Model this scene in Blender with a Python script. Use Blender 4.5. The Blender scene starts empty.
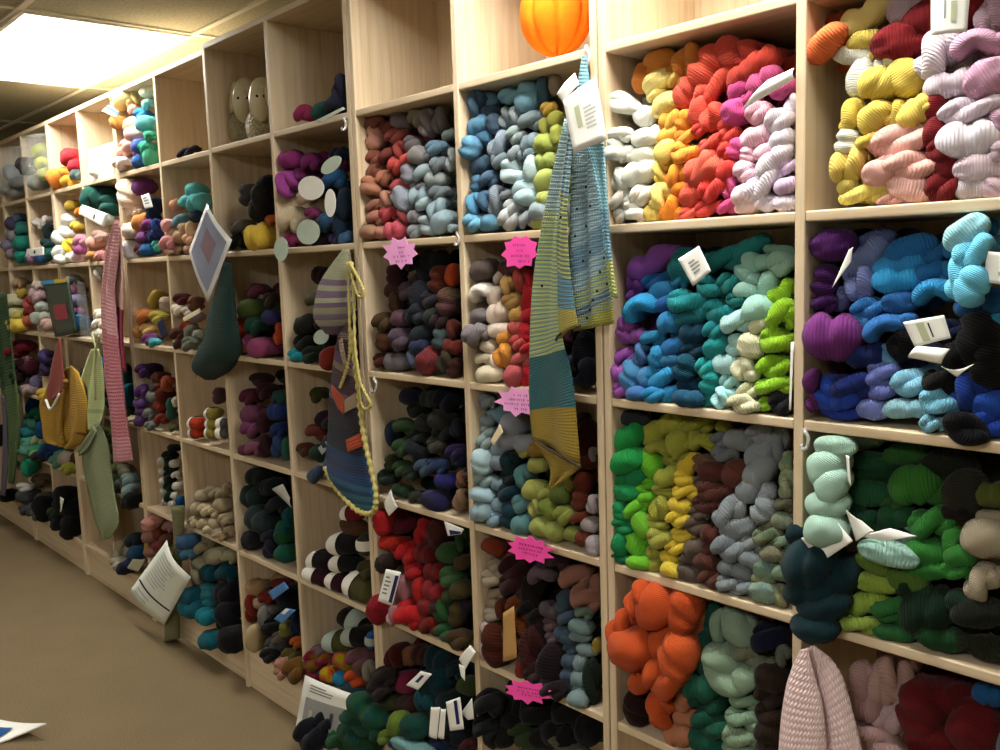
LAMP = 16.0; EXPO = 0.62
import bpy, bmesh, math, random
import numpy as np
from mathutils import Vector, Matrix, Euler
random.seed(7); rng = np.random.default_rng(7)
C = bpy.context.scene.collection
PI = math.pi
# ------------------------------------------------------------------ survey of the room
A = 0.44                 # width of one column of cubbies
RP = 0.3507              # height of one row of cubbies
TOP = 2.26               # top of the shelving
T = 0.018                # board thickness
DEPTH = 0.30
CEIL = 2.412
CAM = np.array([0.80068, -1.40221, TOP - 0.76375])
YAW, PITCH, ROLL, FPX = -0.83792416, -0.12086038, -0.03275914, 910.9
def _cam_axes():
    cy, sy = math.cos(YAW), math.sin(YAW)
    f0 = np.array([sy, cy, 0]); r0 = np.array([cy, -sy, 0]); u0 = np.array([0, 0, 1.])
    f = f0*math.cos(PITCH) + u0*math.sin(PITCH); u = u0*math.cos(PITCH) - f0*math.sin(PITCH)
    return r0*math.cos(ROLL) + u*math.sin(ROLL), u*math.cos(ROLL) - r0*math.sin(ROLL), f
CR, CU, CF = _cam_axes()
def ray(px, py): return CF + CR*(px-500)/FPX + CU*(375-py)/FPX
def at(px, py, y):
    """point of the room that lies in the upright plane y and was surveyed at this spot"""
    d = ray(px, py); return CAM + d*((y - CAM[1])/d[1])
def atz(px, py, z):
    d = ray(px, py); return CAM + d*((z - CAM[2])/d[2])
def dist(p): return float((np.asarray(p)-CAM) @ CF)
def shelf_z(row): return TOP - row*RP        # centre of the shelf under row (row 1 is the top row)
# ------------------------------------------------------------------ colour
def s2l(c): return c/12.92 if c <= 0.04045 else ((c+0.055)/1.055)**2.4
def hx(h): return tuple(s2l(int(h[i:i+2], 16)/255) for i in (0, 2, 4))
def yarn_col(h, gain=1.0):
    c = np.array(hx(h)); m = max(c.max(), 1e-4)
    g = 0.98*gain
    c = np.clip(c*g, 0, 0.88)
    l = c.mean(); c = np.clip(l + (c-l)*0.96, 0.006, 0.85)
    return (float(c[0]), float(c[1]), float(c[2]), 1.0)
NAMES = [('white','f2eee6'),('cream','e0d8bc'),('pale yellow','f0dc88'),('yellow','e8cc34'),('mustard','c09838'),('gold','e4b04c'),
 ('orange','ee9430'),('deep orange','d8581f'),('burnt orange','c07430'),('coral','e0604c'),('red','c82024'),('dark red','701a1e'),('maroon','3c161c'),
 ('rose pink','c05060'),('magenta','cc4c8c'),('pale pink','e8b8c0'),('dusty pink','b07c6c'),('lilac','dccfe2'),('mauve','8c7484'),('violet','9450ac'),('deep purple','4a205c'),
 ('navy','1c2c5c'),('royal blue','2048b0'),('periwinkle','6c78b8'),('sky blue','2c98d4'),('light blue','80c4e4'),('steel blue','4c6c90'),('blue','2068ac'),
 ('dark teal','123c50'),('teal','1f8a8e'),('aqua','b0e0e4'),('mint','9cd0c4'),('sage','98b498'),('lime','88c424'),('bright green','6cc830'),('green','2f8a40'),('forest green','1f5a40'),('dark green','18321f'),
 ('olive','a8aa44'),('khaki','747450'),('brown','6a4238'),('dark brown','32241c'),('chestnut','7c3a1c'),('tan','b89468'),('beige','bcae98'),('grey','8c949c'),('taupe','685c54'),('charcoal','2c3438'),('black','0e1014')]
_NL = [(n, np.array([int(h[i:i+2],16) for i in (0,2,4)])/255.) for n, h in NAMES]
def colour_name(h):
    c = np.array([int(h[i:i+2],16) for i in (0,2,4)])/255.
    def feat(v):
        l = v.mean(); return np.array([l*1.0, (v[0]-v[1])*1.2, (v[1]-v[2])*1.2])
    return min(_NL, key=lambda q: float(((feat(q[1])-feat(c))**2).sum()))[0]
# ------------------------------------------------------------------ materials
def new_mat(name, rough=0.7, spec=0.3):
    m = bpy.data.materials.new(name); m.use_nodes = True
    nt = m.node_tree; b = nt.nodes['Principled BSDF']
    b.inputs['Roughness'].default_value = rough
    b.inputs['Specular IOR Level'].default_value = spec
    return m, nt, b
def N(nt, t, **kw):
    n = nt.nodes.new(t)
    for k, v in kw.items(): setattr(n, k, v)
    return n
def L(nt, a, b): nt.links.new(a, b)
def mathn(nt, op, a, b=None, c=None):
    n = N(nt, 'ShaderNodeMath', operation=op)
    for i, v in enumerate((a, b, c)):
        if v is None: continue
        if isinstance(v, (int, float)): n.inputs[i].default_value = v
        else: L(nt, v, n.inputs[i])
    return n.outputs[0]
def noise(nt, scale, detail=2, vec=None, rough=0.5):
    n = N(nt, 'ShaderNodeTexNoise'); n.inputs['Scale'].default_value = scale; n.inputs['Detail'].default_value = detail
    n.inputs['Roughness'].default_value = rough
    if vec is not None: L(nt, vec, n.inputs['Vector'])
    return n
def ramp(nt, fac, stops, interp='LINEAR'):
    r = N(nt, 'ShaderNodeValToRGB'); r.color_ramp.interpolation = interp
    e = r.color_ramp.elements
    while len(e) < len(stops): e.new(0.5)
    for el, (p, c) in zip(e, stops):
        el.position = p; el.color = (*c[:3], 1)
    L(nt, fac, r.inputs[0]); return r.outputs[0]
def bump(nt, b, h, strength, distance):
    n = N(nt, 'ShaderNodeBump'); n.inputs['Strength'].default_value = strength; n.inputs['Distance'].default_value = distance
    L(nt, h, n.inputs['Height']); L(nt, n.outputs[0], b.inputs['Normal'])
def plain(name, hexc, rough=0.6, spec=0.3, nz=0.06, scale=30):
    m, nt, b = new_mat(name, rough, spec)
    c = np.array(hx(hexc))
    tc = N(nt, 'ShaderNodeTexCoord')
    f = noise(nt, scale, 3, tc.outputs['Object'])
    col = ramp(nt, f.outputs[0], [(0.3, np.clip(c*(1-nz), 0, 1)), (0.7, np.clip(c*(1+nz), 0, 1))])
    L(nt, col, b.inputs['Base Color'])
    return m
def wool(name, source, variegated=False, lines=17.0):
    m, nt, b = new_mat(name, 0.9, 0.06)
    b.inputs['Sheen Weight'].default_value = 0.06; b.inputs['Sheen Roughness'].default_value = 0.5
    if source == 'object':
        oi = N(nt, 'ShaderNodeObjectInfo'); col = oi.outputs['Color']; rnd = oi.outputs['Random']
    else:
        at_ = N(nt, 'ShaderNodeVertexColor', layer_name='yarn'); col = at_.outputs['Color']; rnd = None
    uv = N(nt, 'ShaderNodeUVMap', uv_map='UVMap')
    sep = N(nt, 'ShaderNodeSeparateXYZ'); L(nt, uv.outputs[0], sep.inputs[0])
    nz = noise(nt, 3.0, 2, uv.outputs[0])
    ph = mathn(nt, 'ADD', mathn(nt, 'MULTIPLY', sep.outputs[0], lines*2*PI),
               mathn(nt, 'ADD', mathn(nt, 'MULTIPLY', sep.outputs[1], 2*PI), mathn(nt, 'MULTIPLY', nz.outputs[0], 9.0)))
    s = mathn(nt, 'SINE', ph)
    h = mathn(nt, 'POWER', mathn(nt, 'ABSOLUTE', mathn(nt, 'MULTIPLY_ADD', s, 0.5, 0.5)), 0.6)
    fz = noise(nt, 60.0, 2, uv.outputs[0])
    h2 = mathn(nt, 'MULTIPLY_ADD', fz.outputs[0], 0.35, h)
    bump(nt, b, h2, 0.60, 0.0017)
    tone = N(nt, 'ShaderNodeMix', data_type='RGBA', blend_type='MULTIPLY'); tone.inputs[0].default_value = 1.0
    L(nt, col, tone.inputs[6])
    L(nt, ramp(nt, fz.outputs[0], [(0.25, (0.88,)*3), (0.75, (1.0,)*3)]), tone.inputs[7])
    out = tone.outputs[2]
    if variegated:
        hs = N(nt, 'ShaderNodeHueSaturation'); L(nt, out, hs.inputs['Color'])
        hs.inputs['Hue'].default_value = 0.60; hs.inputs['Saturation'].default_value = 1.1; hs.inputs['Value'].default_value = 0.85
        vz = noise(nt, 2.6, 1, uv.outputs[0])
        mx = N(nt, 'ShaderNodeMix', data_type='RGBA')
        L(nt, ramp(nt, vz.outputs[0], [(0.46, (0,)*3), (0.56, (1,)*3)]), mx.inputs[0])
        L(nt, out, mx.inputs[6]); L(nt, hs.outputs[0], mx.inputs[7]); out = mx.outputs[2]
    L(nt, out, b.inputs['Base Color'])
    return m
M_YARN = wool('yarn_wool', 'object')
M_YARNV = wool('yarn_handpainted', 'object', True)
M_YARNS = wool('yarn_wool_heap', 'attribute')
def maple(name, axis):
    m, nt, b = new_mat(name, 0.42, 0.35)
    tc = N(nt, 'ShaderNodeTexCoord'); mp = N(nt, 'ShaderNodeMapping')
    sc = [38, 38, 38]; sc[axis] = 1.6
    mp.inputs['Scale'].default_value = sc
    L(nt, tc.outputs['Object'], mp.inputs[0])
    a = noise(nt, 1.6, 4, mp.outputs[0], 0.6)
    c = ramp(nt, a.outputs[0], [(0.28, hx('bfa888')), (0.5, hx('d0bc9e')), (0.75, hx('dac9ae'))])
    L(nt, c, b.inputs['Base Color'])
    bump(nt, b, a.outputs[0], 0.05, 0.001)
    return m
M_MAPLE_V = maple('maple_upright', 2)
M_MAPLE_H = maple('maple_level', 0)
M_PAPER = plain('white_paper', 'eeeeea', 0.7, 0.2, 0.02)
M_INK = plain('grey_ink', '7c8084', 0.7, 0.1)
M_DINK = plain('dark_ink', '23252c', 0.7, 0.1)
M_NAVY = plain('navy_ink', '23255c', 0.6, 0.2)
M_PINK = plain('hot_pink_card', 'ff54b4', 0.6, 0.2, 0.03)
M_PINKL = plain('pale_pink_card', 'ffb0ee', 0.6, 0.2, 0.03)
M_MAGINK = plain('marker_ink', '8a1c62', 0.6, 0.1)
M_CLIP, _nt, _b = new_mat('clear_clip', 0.15, 0.5); _b.inputs['Base Color'].default_value = (.9,.92,.92,1); _b.inputs['Transmission Weight'].default_value = 0.6
# ------------------------------------------------------------------ object helpers
def link(o): C.objects.link(o); return o
def mesh_obj(name, verts, faces, mats, parent=None, uvs=None, smooth=False, fm=None):
    me = bpy.data.meshes.new(name)
    me.from_pydata([tuple(map(float, v)) for v in verts], [], [tuple(f) for f in faces])
    for m in (mats if isinstance(mats, (list, tuple)) else [mats]): me.materials.append(m)
    if fm is not None: me.polygons.foreach_set('material_index', fm)
    if uvs is not None:
        ul = me.uv_layers.new(name='UVMap')
        li = np.zeros(len(me.loops), dtype=np.int32); me.loops.foreach_get('vertex_index', li)
        ul.data.foreach_set('uv', np.asarray(uvs, dtype=np.float32)[li].ravel())
    if smooth: me.polygons.foreach_set('use_smooth', [True]*len(me.polygons))
    me.update()
    o = link(bpy.data.objects.new(name, me))
    if parent is not None: o.parent = parent
    return o
def tag(o, label=None, cat=None, group=None, kind=None):
    if label: o['label'] = label
    if cat: o['category'] = cat
    if group: o['group'] = group
    if kind: o['kind'] = kind
    return o
def empty(name, loc=(0,0,0), **kw):
    o = link(bpy.data.objects.new(name, None)); o.location = loc; o.empty_display_size = 0.05
    return tag(o, **kw)
def bm_obj(name, bm, mats, parent=None, smooth=False, bev=0.0, seg=2):
    if bev > 0:
        bmesh.ops.bevel(bm, geom=[e for e in bm.edges], offset=bev, segments=seg, affect='EDGES', profile=0.6)
    bmesh.ops.recalc_face_normals(bm, faces=bm.faces)
    me = bpy.data.meshes.new(name); bm.to_mesh(me); bm.free()
    for m in (mats if isinstance(mats, (list, tuple)) else [mats]): me.materials.append(m)
    if smooth: me.polygons.foreach_set('use_smooth', [True]*len(me.polygons))
    o = link(bpy.data.objects.new(name, me))
    if parent is not None: o.parent = parent
    return o
def bx(bm, x0, x1, y0, y1, z0, z1):
    r = bmesh.ops.create_cube(bm, size=1.0)
    for v in r['verts']:
        v.co.x = x0 + (v.co.x+.5)*(x1-x0); v.co.y = y0 + (v.co.y+.5)*(y1-y0); v.co.z = z0 + (v.co.z+.5)*(z1-z0)
def box(name, b, mat, parent=None, bev=0.0, seg=2):
    bm = bmesh.new(); bx(bm, *b); return bm_obj(name, bm, mat, parent, bev=bev, seg=seg)
def tube(pts, r, seg=8, rfun=None, caps=True):
    """verts, faces, uvs of a tube along pts"""
    P = np.array(pts, float); n = len(P)
    tan = np.gradient(P, axis=0); tan /= (np.linalg.norm(tan, axis=1)[:, None] + 1e-9)
    ref = np.array([0, 1, 0.]) if abs(tan[:, 1]).mean() < 0.8 else np.array([1., 0, 0])
    s = np.cross(tan, ref); s /= (np.linalg.norm(s, axis=1)[:, None] + 1e-9); t2 = np.cross(s, tan)
    V, F, U = [], [], []
    d = np.concatenate([[0], np.cumsum(np.linalg.norm(np.diff(P, axis=0), axis=1))])
    for i in range(n):
        rr = r if rfun is None else r*rfun(i/(n-1))
        for k in range(seg):
            a = 2*PI*k/seg; V.append(P[i] + rr*(math.cos(a)*s[i] + math.sin(a)*t2[i])); U.append((d[i], k/seg))
    for i in range(n-1):
        for k in range(seg):
            F.append((i*seg+k, i*seg+(k+1) % seg, (i+1)*seg+(k+1) % seg, (i+1)*seg+k))
    if caps:
        F.append(tuple(range(seg))[::-1]); F.append(tuple(range((n-1)*seg, n*seg)))
    return V, F, U
def smoothline(pts, n):
    """Catmull-Rom through pts"""
    P = np.array(pts, float); P = np.vstack([2*P[0]-P[1], P, 2*P[-1]-P[-2]]); out = []
    m = len(P)-3
    for i in range(n):
        t = i/(n-1)*m; k = min(int(t), m-1); u = t-k
        a, b, c, d = P[k:k+4]
        out.append(0.5*((2*b)+(-a+c)*u+(2*a-5*b+4*c-d)*u*u+(-a+3*b-3*c+d)*u**3))
    return np.array(out)
# ------------------------------------------------------------------ the room
def carpet():
    m, nt, b = new_mat('carpet_pile', 0.95, 0.05)
    tc = N(nt, 'ShaderNodeTexCoord')
    f = noise(nt, 220, 3, tc.outputs['Object']); g = noise(nt, 5, 3, tc.outputs['Object'])
    mx = mathn(nt, 'MULTIPLY_ADD', g.outputs[0], 0.15, mathn(nt, 'MULTIPLY', f.outputs[0], 0.85))
    L(nt, ramp(nt, mx, [(0.36, hx('6c5e48')), (0.64, hx('807056'))]), b.inputs['Base Color'])
    bump(nt, b, f.outputs[0], 0.5, 0.004); return m
def tiles():
    m, nt, b = new_mat('acoustic_tile', 0.9, 0.1)
    tc = N(nt, 'ShaderNodeTexCoord')
    f = noise(nt, 90, 4, tc.outputs['Object'])
    L(nt, ramp(nt, f.outputs[0], [(0.3, hx('9c9880')), (0.6, hx('b0ac96'))]), b.inputs['Base Color'])
    bump(nt, b, f.outputs[0], 0.3, 0.003); return m
M_WALL = plain('wall_paint', 'cfc8b4', 0.85, 0.15, 0.03, 6)
XL, XR, YF, YB = -6.6, 3.4, -4.2, 0.312
def struct(o): o['kind'] = 'structure'; return o
struct(box('floor', (XL, XR, YF, YB, -0.05, 0), carpet()))
struct(box('ceiling', (XL, XR, YF, YB, CEIL, CEIL+0.05), tiles()))
struct(box('wall_back', (XL, XR, YB, YB+0.1, 0, CEIL), M_WALL))
struct(box('wall_left', (XL-0.1, XL, YF, YB, 0, CEIL), M_WALL))
struct(box('wall_right', (XR, XR+0.1, YF, YB, 0, CEIL), M_WALL))
struct(box('wall_front', (XL, XR, YF-0.1, YF, 0, CEIL), M_WALL))
# grid of the suspended ceiling, each run of tee bar a trim piece of its own
M_TEE = plain('ceiling_tee', 'd8d4c4', 0.5, 0.3, 0.02)
LX0 = -3.87
tn = 0
for y in (0.18, -0.43, -1.04, -1.65, -2.26, -2.87, -3.48):
    tn += 1; struct(box('trim_%d' % tn, (XL, XR, y-0.012, y+0.012, CEIL-0.008, CEIL+0.001), M_TEE))
for i in range(-2, 6):
    x = LX0 + i*1.22
    if XL < x < XR:
        tn += 1; struct(box('trim_%d' % tn, (x-0.012, x+0.012, YF, YB, CEIL-0.007, CEIL+0.001), M_TEE))
# fluorescent troffers set in the grid; the unseen pair across the aisle is added fill
M_FRAME = plain('troffer_frame', 'e4e2d8', 0.4, 0.4, 0.02)
def emis(name, col, st):
    m, nt, b = new_mat(name, 0.5, 0.2)
    b.inputs['Base Color'].default_value = (.8, .8, .78, 1)
    b.inputs['Emission Color'].default_value = (*col, 1); b.inputs['Emission Strength'].default_value = st
    return m
M_LAMP = emis('lit_diffuser', (1.0, 0.97, 0.885), LAMP)
M_FILL_NEAR = emis('fill_diffuser_near', (1.0, 0.97, 0.885), LAMP*1.0)  # this and the next: diffusers of the added fill panels
M_FILL_FAR = emis('fill_diffuser_far', (1.0, 0.97, 0.885), LAMP*0.45)
def troffer(x0, y0, label):
    t = empty('ceiling_light', (x0+0.61, y0+0.305, CEIL), label=label, cat='ceiling light', group='ceiling lights in the tile grid')
    x1, y1 = x0+1.22, y0+0.61
    bm = bmesh.new(); w = 0.022; z0, z1 = CEIL-0.014, CEIL-0.001
    bx(bm, x0+.004, x1-.004, y0+.004, y0+w, z0, z1); bx(bm, x0+.004, x1-.004, y1-w, y1-.004, z0, z1)
    bx(bm, x0+.004, x0+w, y0+w, y1-w, z0, z1); bx(bm, x1-w, x1-.004, y0+w, y1-w, z0, z1)
    f = bm_obj('frame', bm, M_FRAME, t); d = box('diffuser', (x0+w, x1-w, y0+w, y1-w, CEIL-0.010, CEIL-0.004), (M_FILL_NEAR if x0 > -2 else M_FILL_FAR) if y0 < -2 else M_LAMP, t)
    for o in (f, d): o.location = (-(x0+0.61), -(y0+0.305), -CEIL)
troffer(LX0, -0.43, 'lit ceiling light panel above the far end of the shelving')
for x, y, l in ((LX0+3.05, -0.43, 'lit ceiling light panel above the near cubbies'),
                (LX0+3.66, -2.87, 'added unseen fill light panel across the aisle, near end'),
                (LX0, -2.87, 'added unseen fill light panel across the aisle, far end')):
    troffer(x, y, l)
# ------------------------------------------------------------------ shelving
def shelf_unit(k, label):
    """two columns of six cubbies between x = -(k+2)A and -kA"""
    x0, x1 = -(k+2)*A+0.002, -k*A-0.002; xm = (x0+x1)/2
    u = empty('shelving_unit', (xm, DEPTH/2, 0), label=label, cat='shelving unit', group='maple cubby shelving units along the wall')
    def put(o): o.location = (-xm, -DEPTH/2, 0); return o
    off = 0.010 if k >= 5 else 0.0
    ytop = TOP - (0.012 if k >= 5 else 0)
    def up(n, xa, xb, m=M_MAPLE_V): put(box(n, (xa, xb, off, DEPTH, 0, ytop), m, u, 0.0025))
    up('side_panel', x0, x0+T); up('side_panel', x1-T, x1)
    put(box('divider', (xm-T/2, xm+T/2, off, DEPTH-0.006, 0.155, ytop-T), M_MAPLE_V, u, 0.0025))
    put(box('top_panel', (x0+T, x1-T, off, DEPTH, ytop-T, ytop), M_MAPLE_H, u, 0.0025))
    for r in range(1, 7):
        z = shelf_z(r)
        for xa, xb in ((x0+T, xm-T/2), (xm+T/2, x1-T)):
            put(box('shelf', (xa, xb, off+0.001, DEPTH-0.006, z-T/2, z+T/2), M_MAPLE_H, u, 0.004, 3))
    put(box('plinth', (x0+T, x1-T, off+0.012, off+0.028, 0, shelf_z(6)-T/2), M_MAPLE_H, u, 0.001))
    put(box('back_panel', (x0+T, x1-T, DEPTH-0.006, DEPTH, 0.1, ytop-T), M_MAPLE_V, u))
    return u
shelf_unit(-1, 'maple cubby unit holding the white-to-lilac and blue yarns, nearest unit')
shelf_unit(1, 'maple cubby unit with the pumpkin on its top row and pink burst signs')
shelf_unit(3, 'maple cubby unit with the pottery sheep on its top row')
shelf_unit(5, 'maple cubby unit with the white pattern sheet hanging at its foot')
shelf_unit(7, 'maple cubby unit behind the pink lace scarf and lime garment')
shelf_unit(9, 'maple cubby unit behind the mustard sweater and plastic bags')
shelf_unit(11, 'maple cubby unit at the far end beyond the green fringed scarf')
# ------------------------------------------------------------------ yarn: one mesh per form of skein end
def lobe_arrays(kind, nu=22, nv=16, seed=0):
    """a twisted skein seen at its folded end: x across, z up, y into the cubby; half-extents 1"""
    r_ = np.random.default_rng(seed); V, U, F = [], [], []
    ph = r_.uniform(0, 6.28, 4)
    s = -np.cos(np.linspace(0.0, PI, nu))
    for i, x in enumerate(s):
        R = max(1-abs(x)**2.4, 0.0)**0.5
        for k in range(nv):
            th = 2*PI*k/nv
            g = 1 + 0.05*math.cos(3*th + 4*x + ph[0]) + 0.03*math.cos(5*th - 6*x + ph[1])
            z, y = R*g*math.cos(th), R*g*math.sin(th)
            X = x
            if kind == 'bean': z = z*0.92 + 0.22*(0.4-x*x)
            elif kind == 'sag': z = z*0.92 - 0.2*(0.4-x*x)
            elif kind == 'twist':                       # two plies crossing on a slant
                z = z*(1-0.20*math.exp(-((x-0.12*math.cos(th))/0.13)**2)); y = y*(1-0.16*math.exp(-(x/0.14)**2))
                z += 0.15*math.sin(2.2*x)
            elif kind == 'heart':                       # two fat lobes with a cleft between
                q = math.exp(-(x/0.2)**2); z = z*(1-0.24*q) - 0.12*q + 0.05
                y = y*(1-0.24*q)
            elif kind == 'fold':                        # the loop end doubled over
                q = math.exp(-((z-0.25*x)/0.16)**2)
                if y < 0: y = y*(1-0.35*q)
            if y > 0: y *= 2.1
            V.append((X, y, z)); U.append((0.5+0.5*x + 0.04*math.sin(th), k/nv))
    if kind == 'crook':                                 # thick strand bent round like a croissant
        V, U = [], []
        for i in range(nu):
            t = i/(nu-1); a = math.radians(-35 + 250*t)
            R = 0.46*max(1-abs(2*t-1)**3.2, 0.0)**0.5
            c = np.array([0.52*math.cos(a), 0, 0.52*math.sin(a)-0.08]); n = np.array([math.cos(a), 0, math.sin(a)])
            for k in range(nv):
                th = 2*PI*k/nv; g = 1 + 0.04*math.cos(4*th+5*t+ph[0])
                v = c + n*(R*g*math.cos(th)*1.02); y = R*g*math.sin(th)*1.9
                if y > 0: y *= 2.4
                V.append((v[0], y, v[2])); U.append((t*1.7, k/nv))
    plies = 1
    if kind in ('rope', 'knot'):                        # two plies wound round each other, as a skein is twisted
        V, U = [], []; plies = 2
        turn = 2.3 if kind == 'rope' else 1.5
        for q in range(2):
            for i in range(nu):
                x = s[i]; R = 0.60*max(1-abs(x)**3.0, 0.0)**0.5
                fi = ph[2] + q*PI + turn*x
                off = 0.40*(1-0.75*abs(x)**3)
                cy, cz = off*math.sin(fi), off*math.cos(fi)
                for k in range(nv):
                    th = 2*PI*k/nv; g = 1 + 0.05*math.cos(4*th+5*x+ph[0])
                    y = cy + R*g*math.sin(th); z = cz + R*g*math.cos(th)
                    if y > 0: y *= 1.9
                    V.append((x*(1.0 if kind == 'rope' else 0.96) + 0.12*cz, y, z)); U.append((0.5+0.5*x + 0.10*math.sin(th), k/nv + 0.37*q))
    for q in range(plies):
        o = q*nu*nv
        for i in range(nu-1):
            for k in range(nv):
                F.append((o+i*nv+k, o+(i+1)*nv+k, o+(i+1)*nv+(k+1) % nv, o+i*nv+(k+1) % nv))
    return np.array(V), F, np.array(U)
KINDS = ['bean', 'sag', 'twist', 'heart', 'fold', 'crook', 'rope', 'knot']
PROTO, PROTO_LO = {}, {}
for kd in KINDS:
    for sd in range(3):
        PROTO[kd, sd] = lobe_arrays(kd, 26, 18, sd)
        PROTO_LO[kd, sd] = lobe_arrays(kd, 15, 11, sd)
PROTO_MESH = {}
def proto_mesh(kd, sd, var):
    key = (kd, sd, var)
    if key not in PROTO_MESH:
        V, F, U = PROTO[kd, sd]
        o = mesh_obj('yarn_skein', V, F, M_YARNV if var else M_YARN, uvs=U, smooth=True)
        PROTO_MESH[key] = o.data; bpy.data.objects.remove(o)
    return PROTO_MESH[key]
CUBBY = {}      # cubby -> phrase used in labels
class Sk: pass
SK = []
def cell(c): return (c-1)*A*1.0, c*A*1.0       # not used for c<0
def x_range(c):
    """inner x limits of column c (0 nearest, right of the board at x=0)"""
    return -c*A + T/2, (1-c)*A - T/2
def lobe_frame(x, y, w, h, ang, c, row, d, rnd):
    xa, xb = x_range(c); zf = shelf_z(row) + T/2; zc_ = shelf_z(row-1) - T/2
    hfrac = min(max((at(x, y, 0)[2]-zf)/(RP-T), 0), 1)
    Y = (0.022 + 0.055*hfrac**2 + rnd.uniform(-.006, .006)) if d is None else d
    p = at(x, y, Y); s = FPX/dist(p)
    r = h/2/s*1.17; ca, sa = math.cos(math.radians(ang)), math.sin(math.radians(ang))
    a = w/2/s*1.10*(ca*ca/0.88 + sa*sa)
    ax = max(abs(ca)*a, abs(sa)*r, 0.5*r); az = max(abs(sa)*a, abs(ca)*r)
    if d is None:
        for _ in range(40):                     # settle it inside the cubby: not through the side board or the shelf
            p = at(x, y, Y)
            if p[0]-ax*0.85 < xa and Y > -0.035: Y -= 0.004; continue
            if p[2]-az*0.85 < zf and ray(x, y)[2] < 0 and Y > -0.02: Y -= 0.004; continue
            break
        p = at(x, y, Y); s = FPX/dist(p); r = h/2/s*1.17; a = w/2/s*1.10*(ca*ca/0.88+sa*sa)
        p = p.copy()
        p[2] = min(max(p[2], zf + az*0.82), zc_ - az*0.9) if row < 7 else p[2]
        p[0] = min(max(p[0], xa + ax*0.8), xb - ax*0.7)
    phi = 0.22 + rnd.uniform(-.12, .12)
    ex = np.array([math.cos(phi), math.sin(phi), 0]); ey = np.array([-math.sin(phi), math.cos(phi), 0]); ez = np.array([0, 0, 1.])
    X = ex*ca + ez*sa; Z = -ex*sa + ez*ca
    b = max(min(r, a)*1.0, 0.4*r)
    b = min(b, (0.29-max(p[1], 0))/2.3)
    M = Matrix(((X[0]*a, ey[0]*b, Z[0]*r, p[0]), (X[1]*a, ey[1]*b, Z[1]*r, p[1]), (X[2]*a, ey[2]*b, Z[2]*r, p[2]), (0, 0, 0, 1)))
    return M
def pack(c, row, phrase, text):
    CUBBY[c, row] = phrase
    rnd = random.Random(c*31+row)
    for line in text.replace('|', '\n').split('\n'):
        q = line.split()
        if not q: continue
        join = q[0] == '+'; run = q[0] == '='
        if join or run: q = q[1:]
        col = q[0]; flags = [t for t in q[1:] if t[0].isalpha()]; n = [float(t) for t in q[1:] if not t[0].isalpha()]
        d = None; kind = None; var = False; band = None
        for f in flags:
            if f[0] == 'd': d = float(f[1:])/100
            elif f[0] == 'v': var = True
            elif f[0] == 'c': kind = 'crook'
            elif f[0] == 'h': kind = 'heart'
            elif f[0] == 'b': band = f[1:]
        if run:
            x0, y0, x1, y1, cnt, w, h = n[:7]; ang = n[7] if len(n) > 7 else None
            items = []
            for i in range(int(cnt)):
                t = i/max(cnt-1, 1)
                items.append((x0+(x1-x0)*t + rnd.uniform(-.06, .06)*w, y0+(y1-y0)*t, w*rnd.uniform(.9, 1.12), h*rnd.uniform(.92, 1.1), ang if ang is not None else rnd.uniform(-25, 25)))
        else:
            items = [(n[0], n[1], n[2], n[3], n[4] if len(n) > 4 else rnd.uniform(-12, 12))]
        for (x, y, w, h, ang) in items:
            if h > w*1.15 and abs(ang) < 30: w, h, ang = h, w, 90 + ang*(1 if ang else 0)
            kd = kind or ('fold' if w > 24 and rnd.random() < .25 else rnd.choice(['rope', 'knot', 'twist', 'rope', 'heart', 'knot', 'bean']))
            if join and kind is None: kd = rnd.choice(['bean', 'sag', 'twist', 'rope'])
            M = lobe_frame(x, y, w, h, ang, c, row, d, rnd)
            lobe = (kd, rnd.randrange(3), M)
            if join and SK: SK[-1].lobes.append(lobe); SK[-1].area += w*h; continue
            k = Sk(); k.col = col; k.x, k.y, k.area = x, y, w*h; k.cell = (c, row); k.lobes = [lobe]; k.var = var; k.band = band; SK.append(k)
ROW_SHADE = {1: 1.0, 2: 1.0, 3: .92, 4: .80, 5: .70, 6: .78}  # dimmer light of the lower rows, put into the yarn colour
def ordinal(i): return ['first','second','third','fourth','fifth','sixth','seventh','eighth','ninth','tenth','eleventh','twelfth','thirteenth','fourteenth','fifteenth','sixteenth','seventeenth','eighteenth'][i] if i < 18 else '%dth' % (i+1)
def merged(lobes, lo=False):
    V, F, U = [], [], []; off = 0
    for kd, sd, M in lobes:
        v, f, u = (PROTO_LO if lo else PROTO)[kd, sd]
        m = np.array(M); V.append(v @ m[:3, :3].T + m[:3, 3])
        u = u.copy(); u[:, 0] *= max(1.0, float(np.linalg.norm(m[:3, 0]))/0.022); U.append(u)
        F += [tuple(i+off for i in t) for t in f]; off += len(v)
    return np.vstack(V), F, np.vstack(U)
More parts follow.
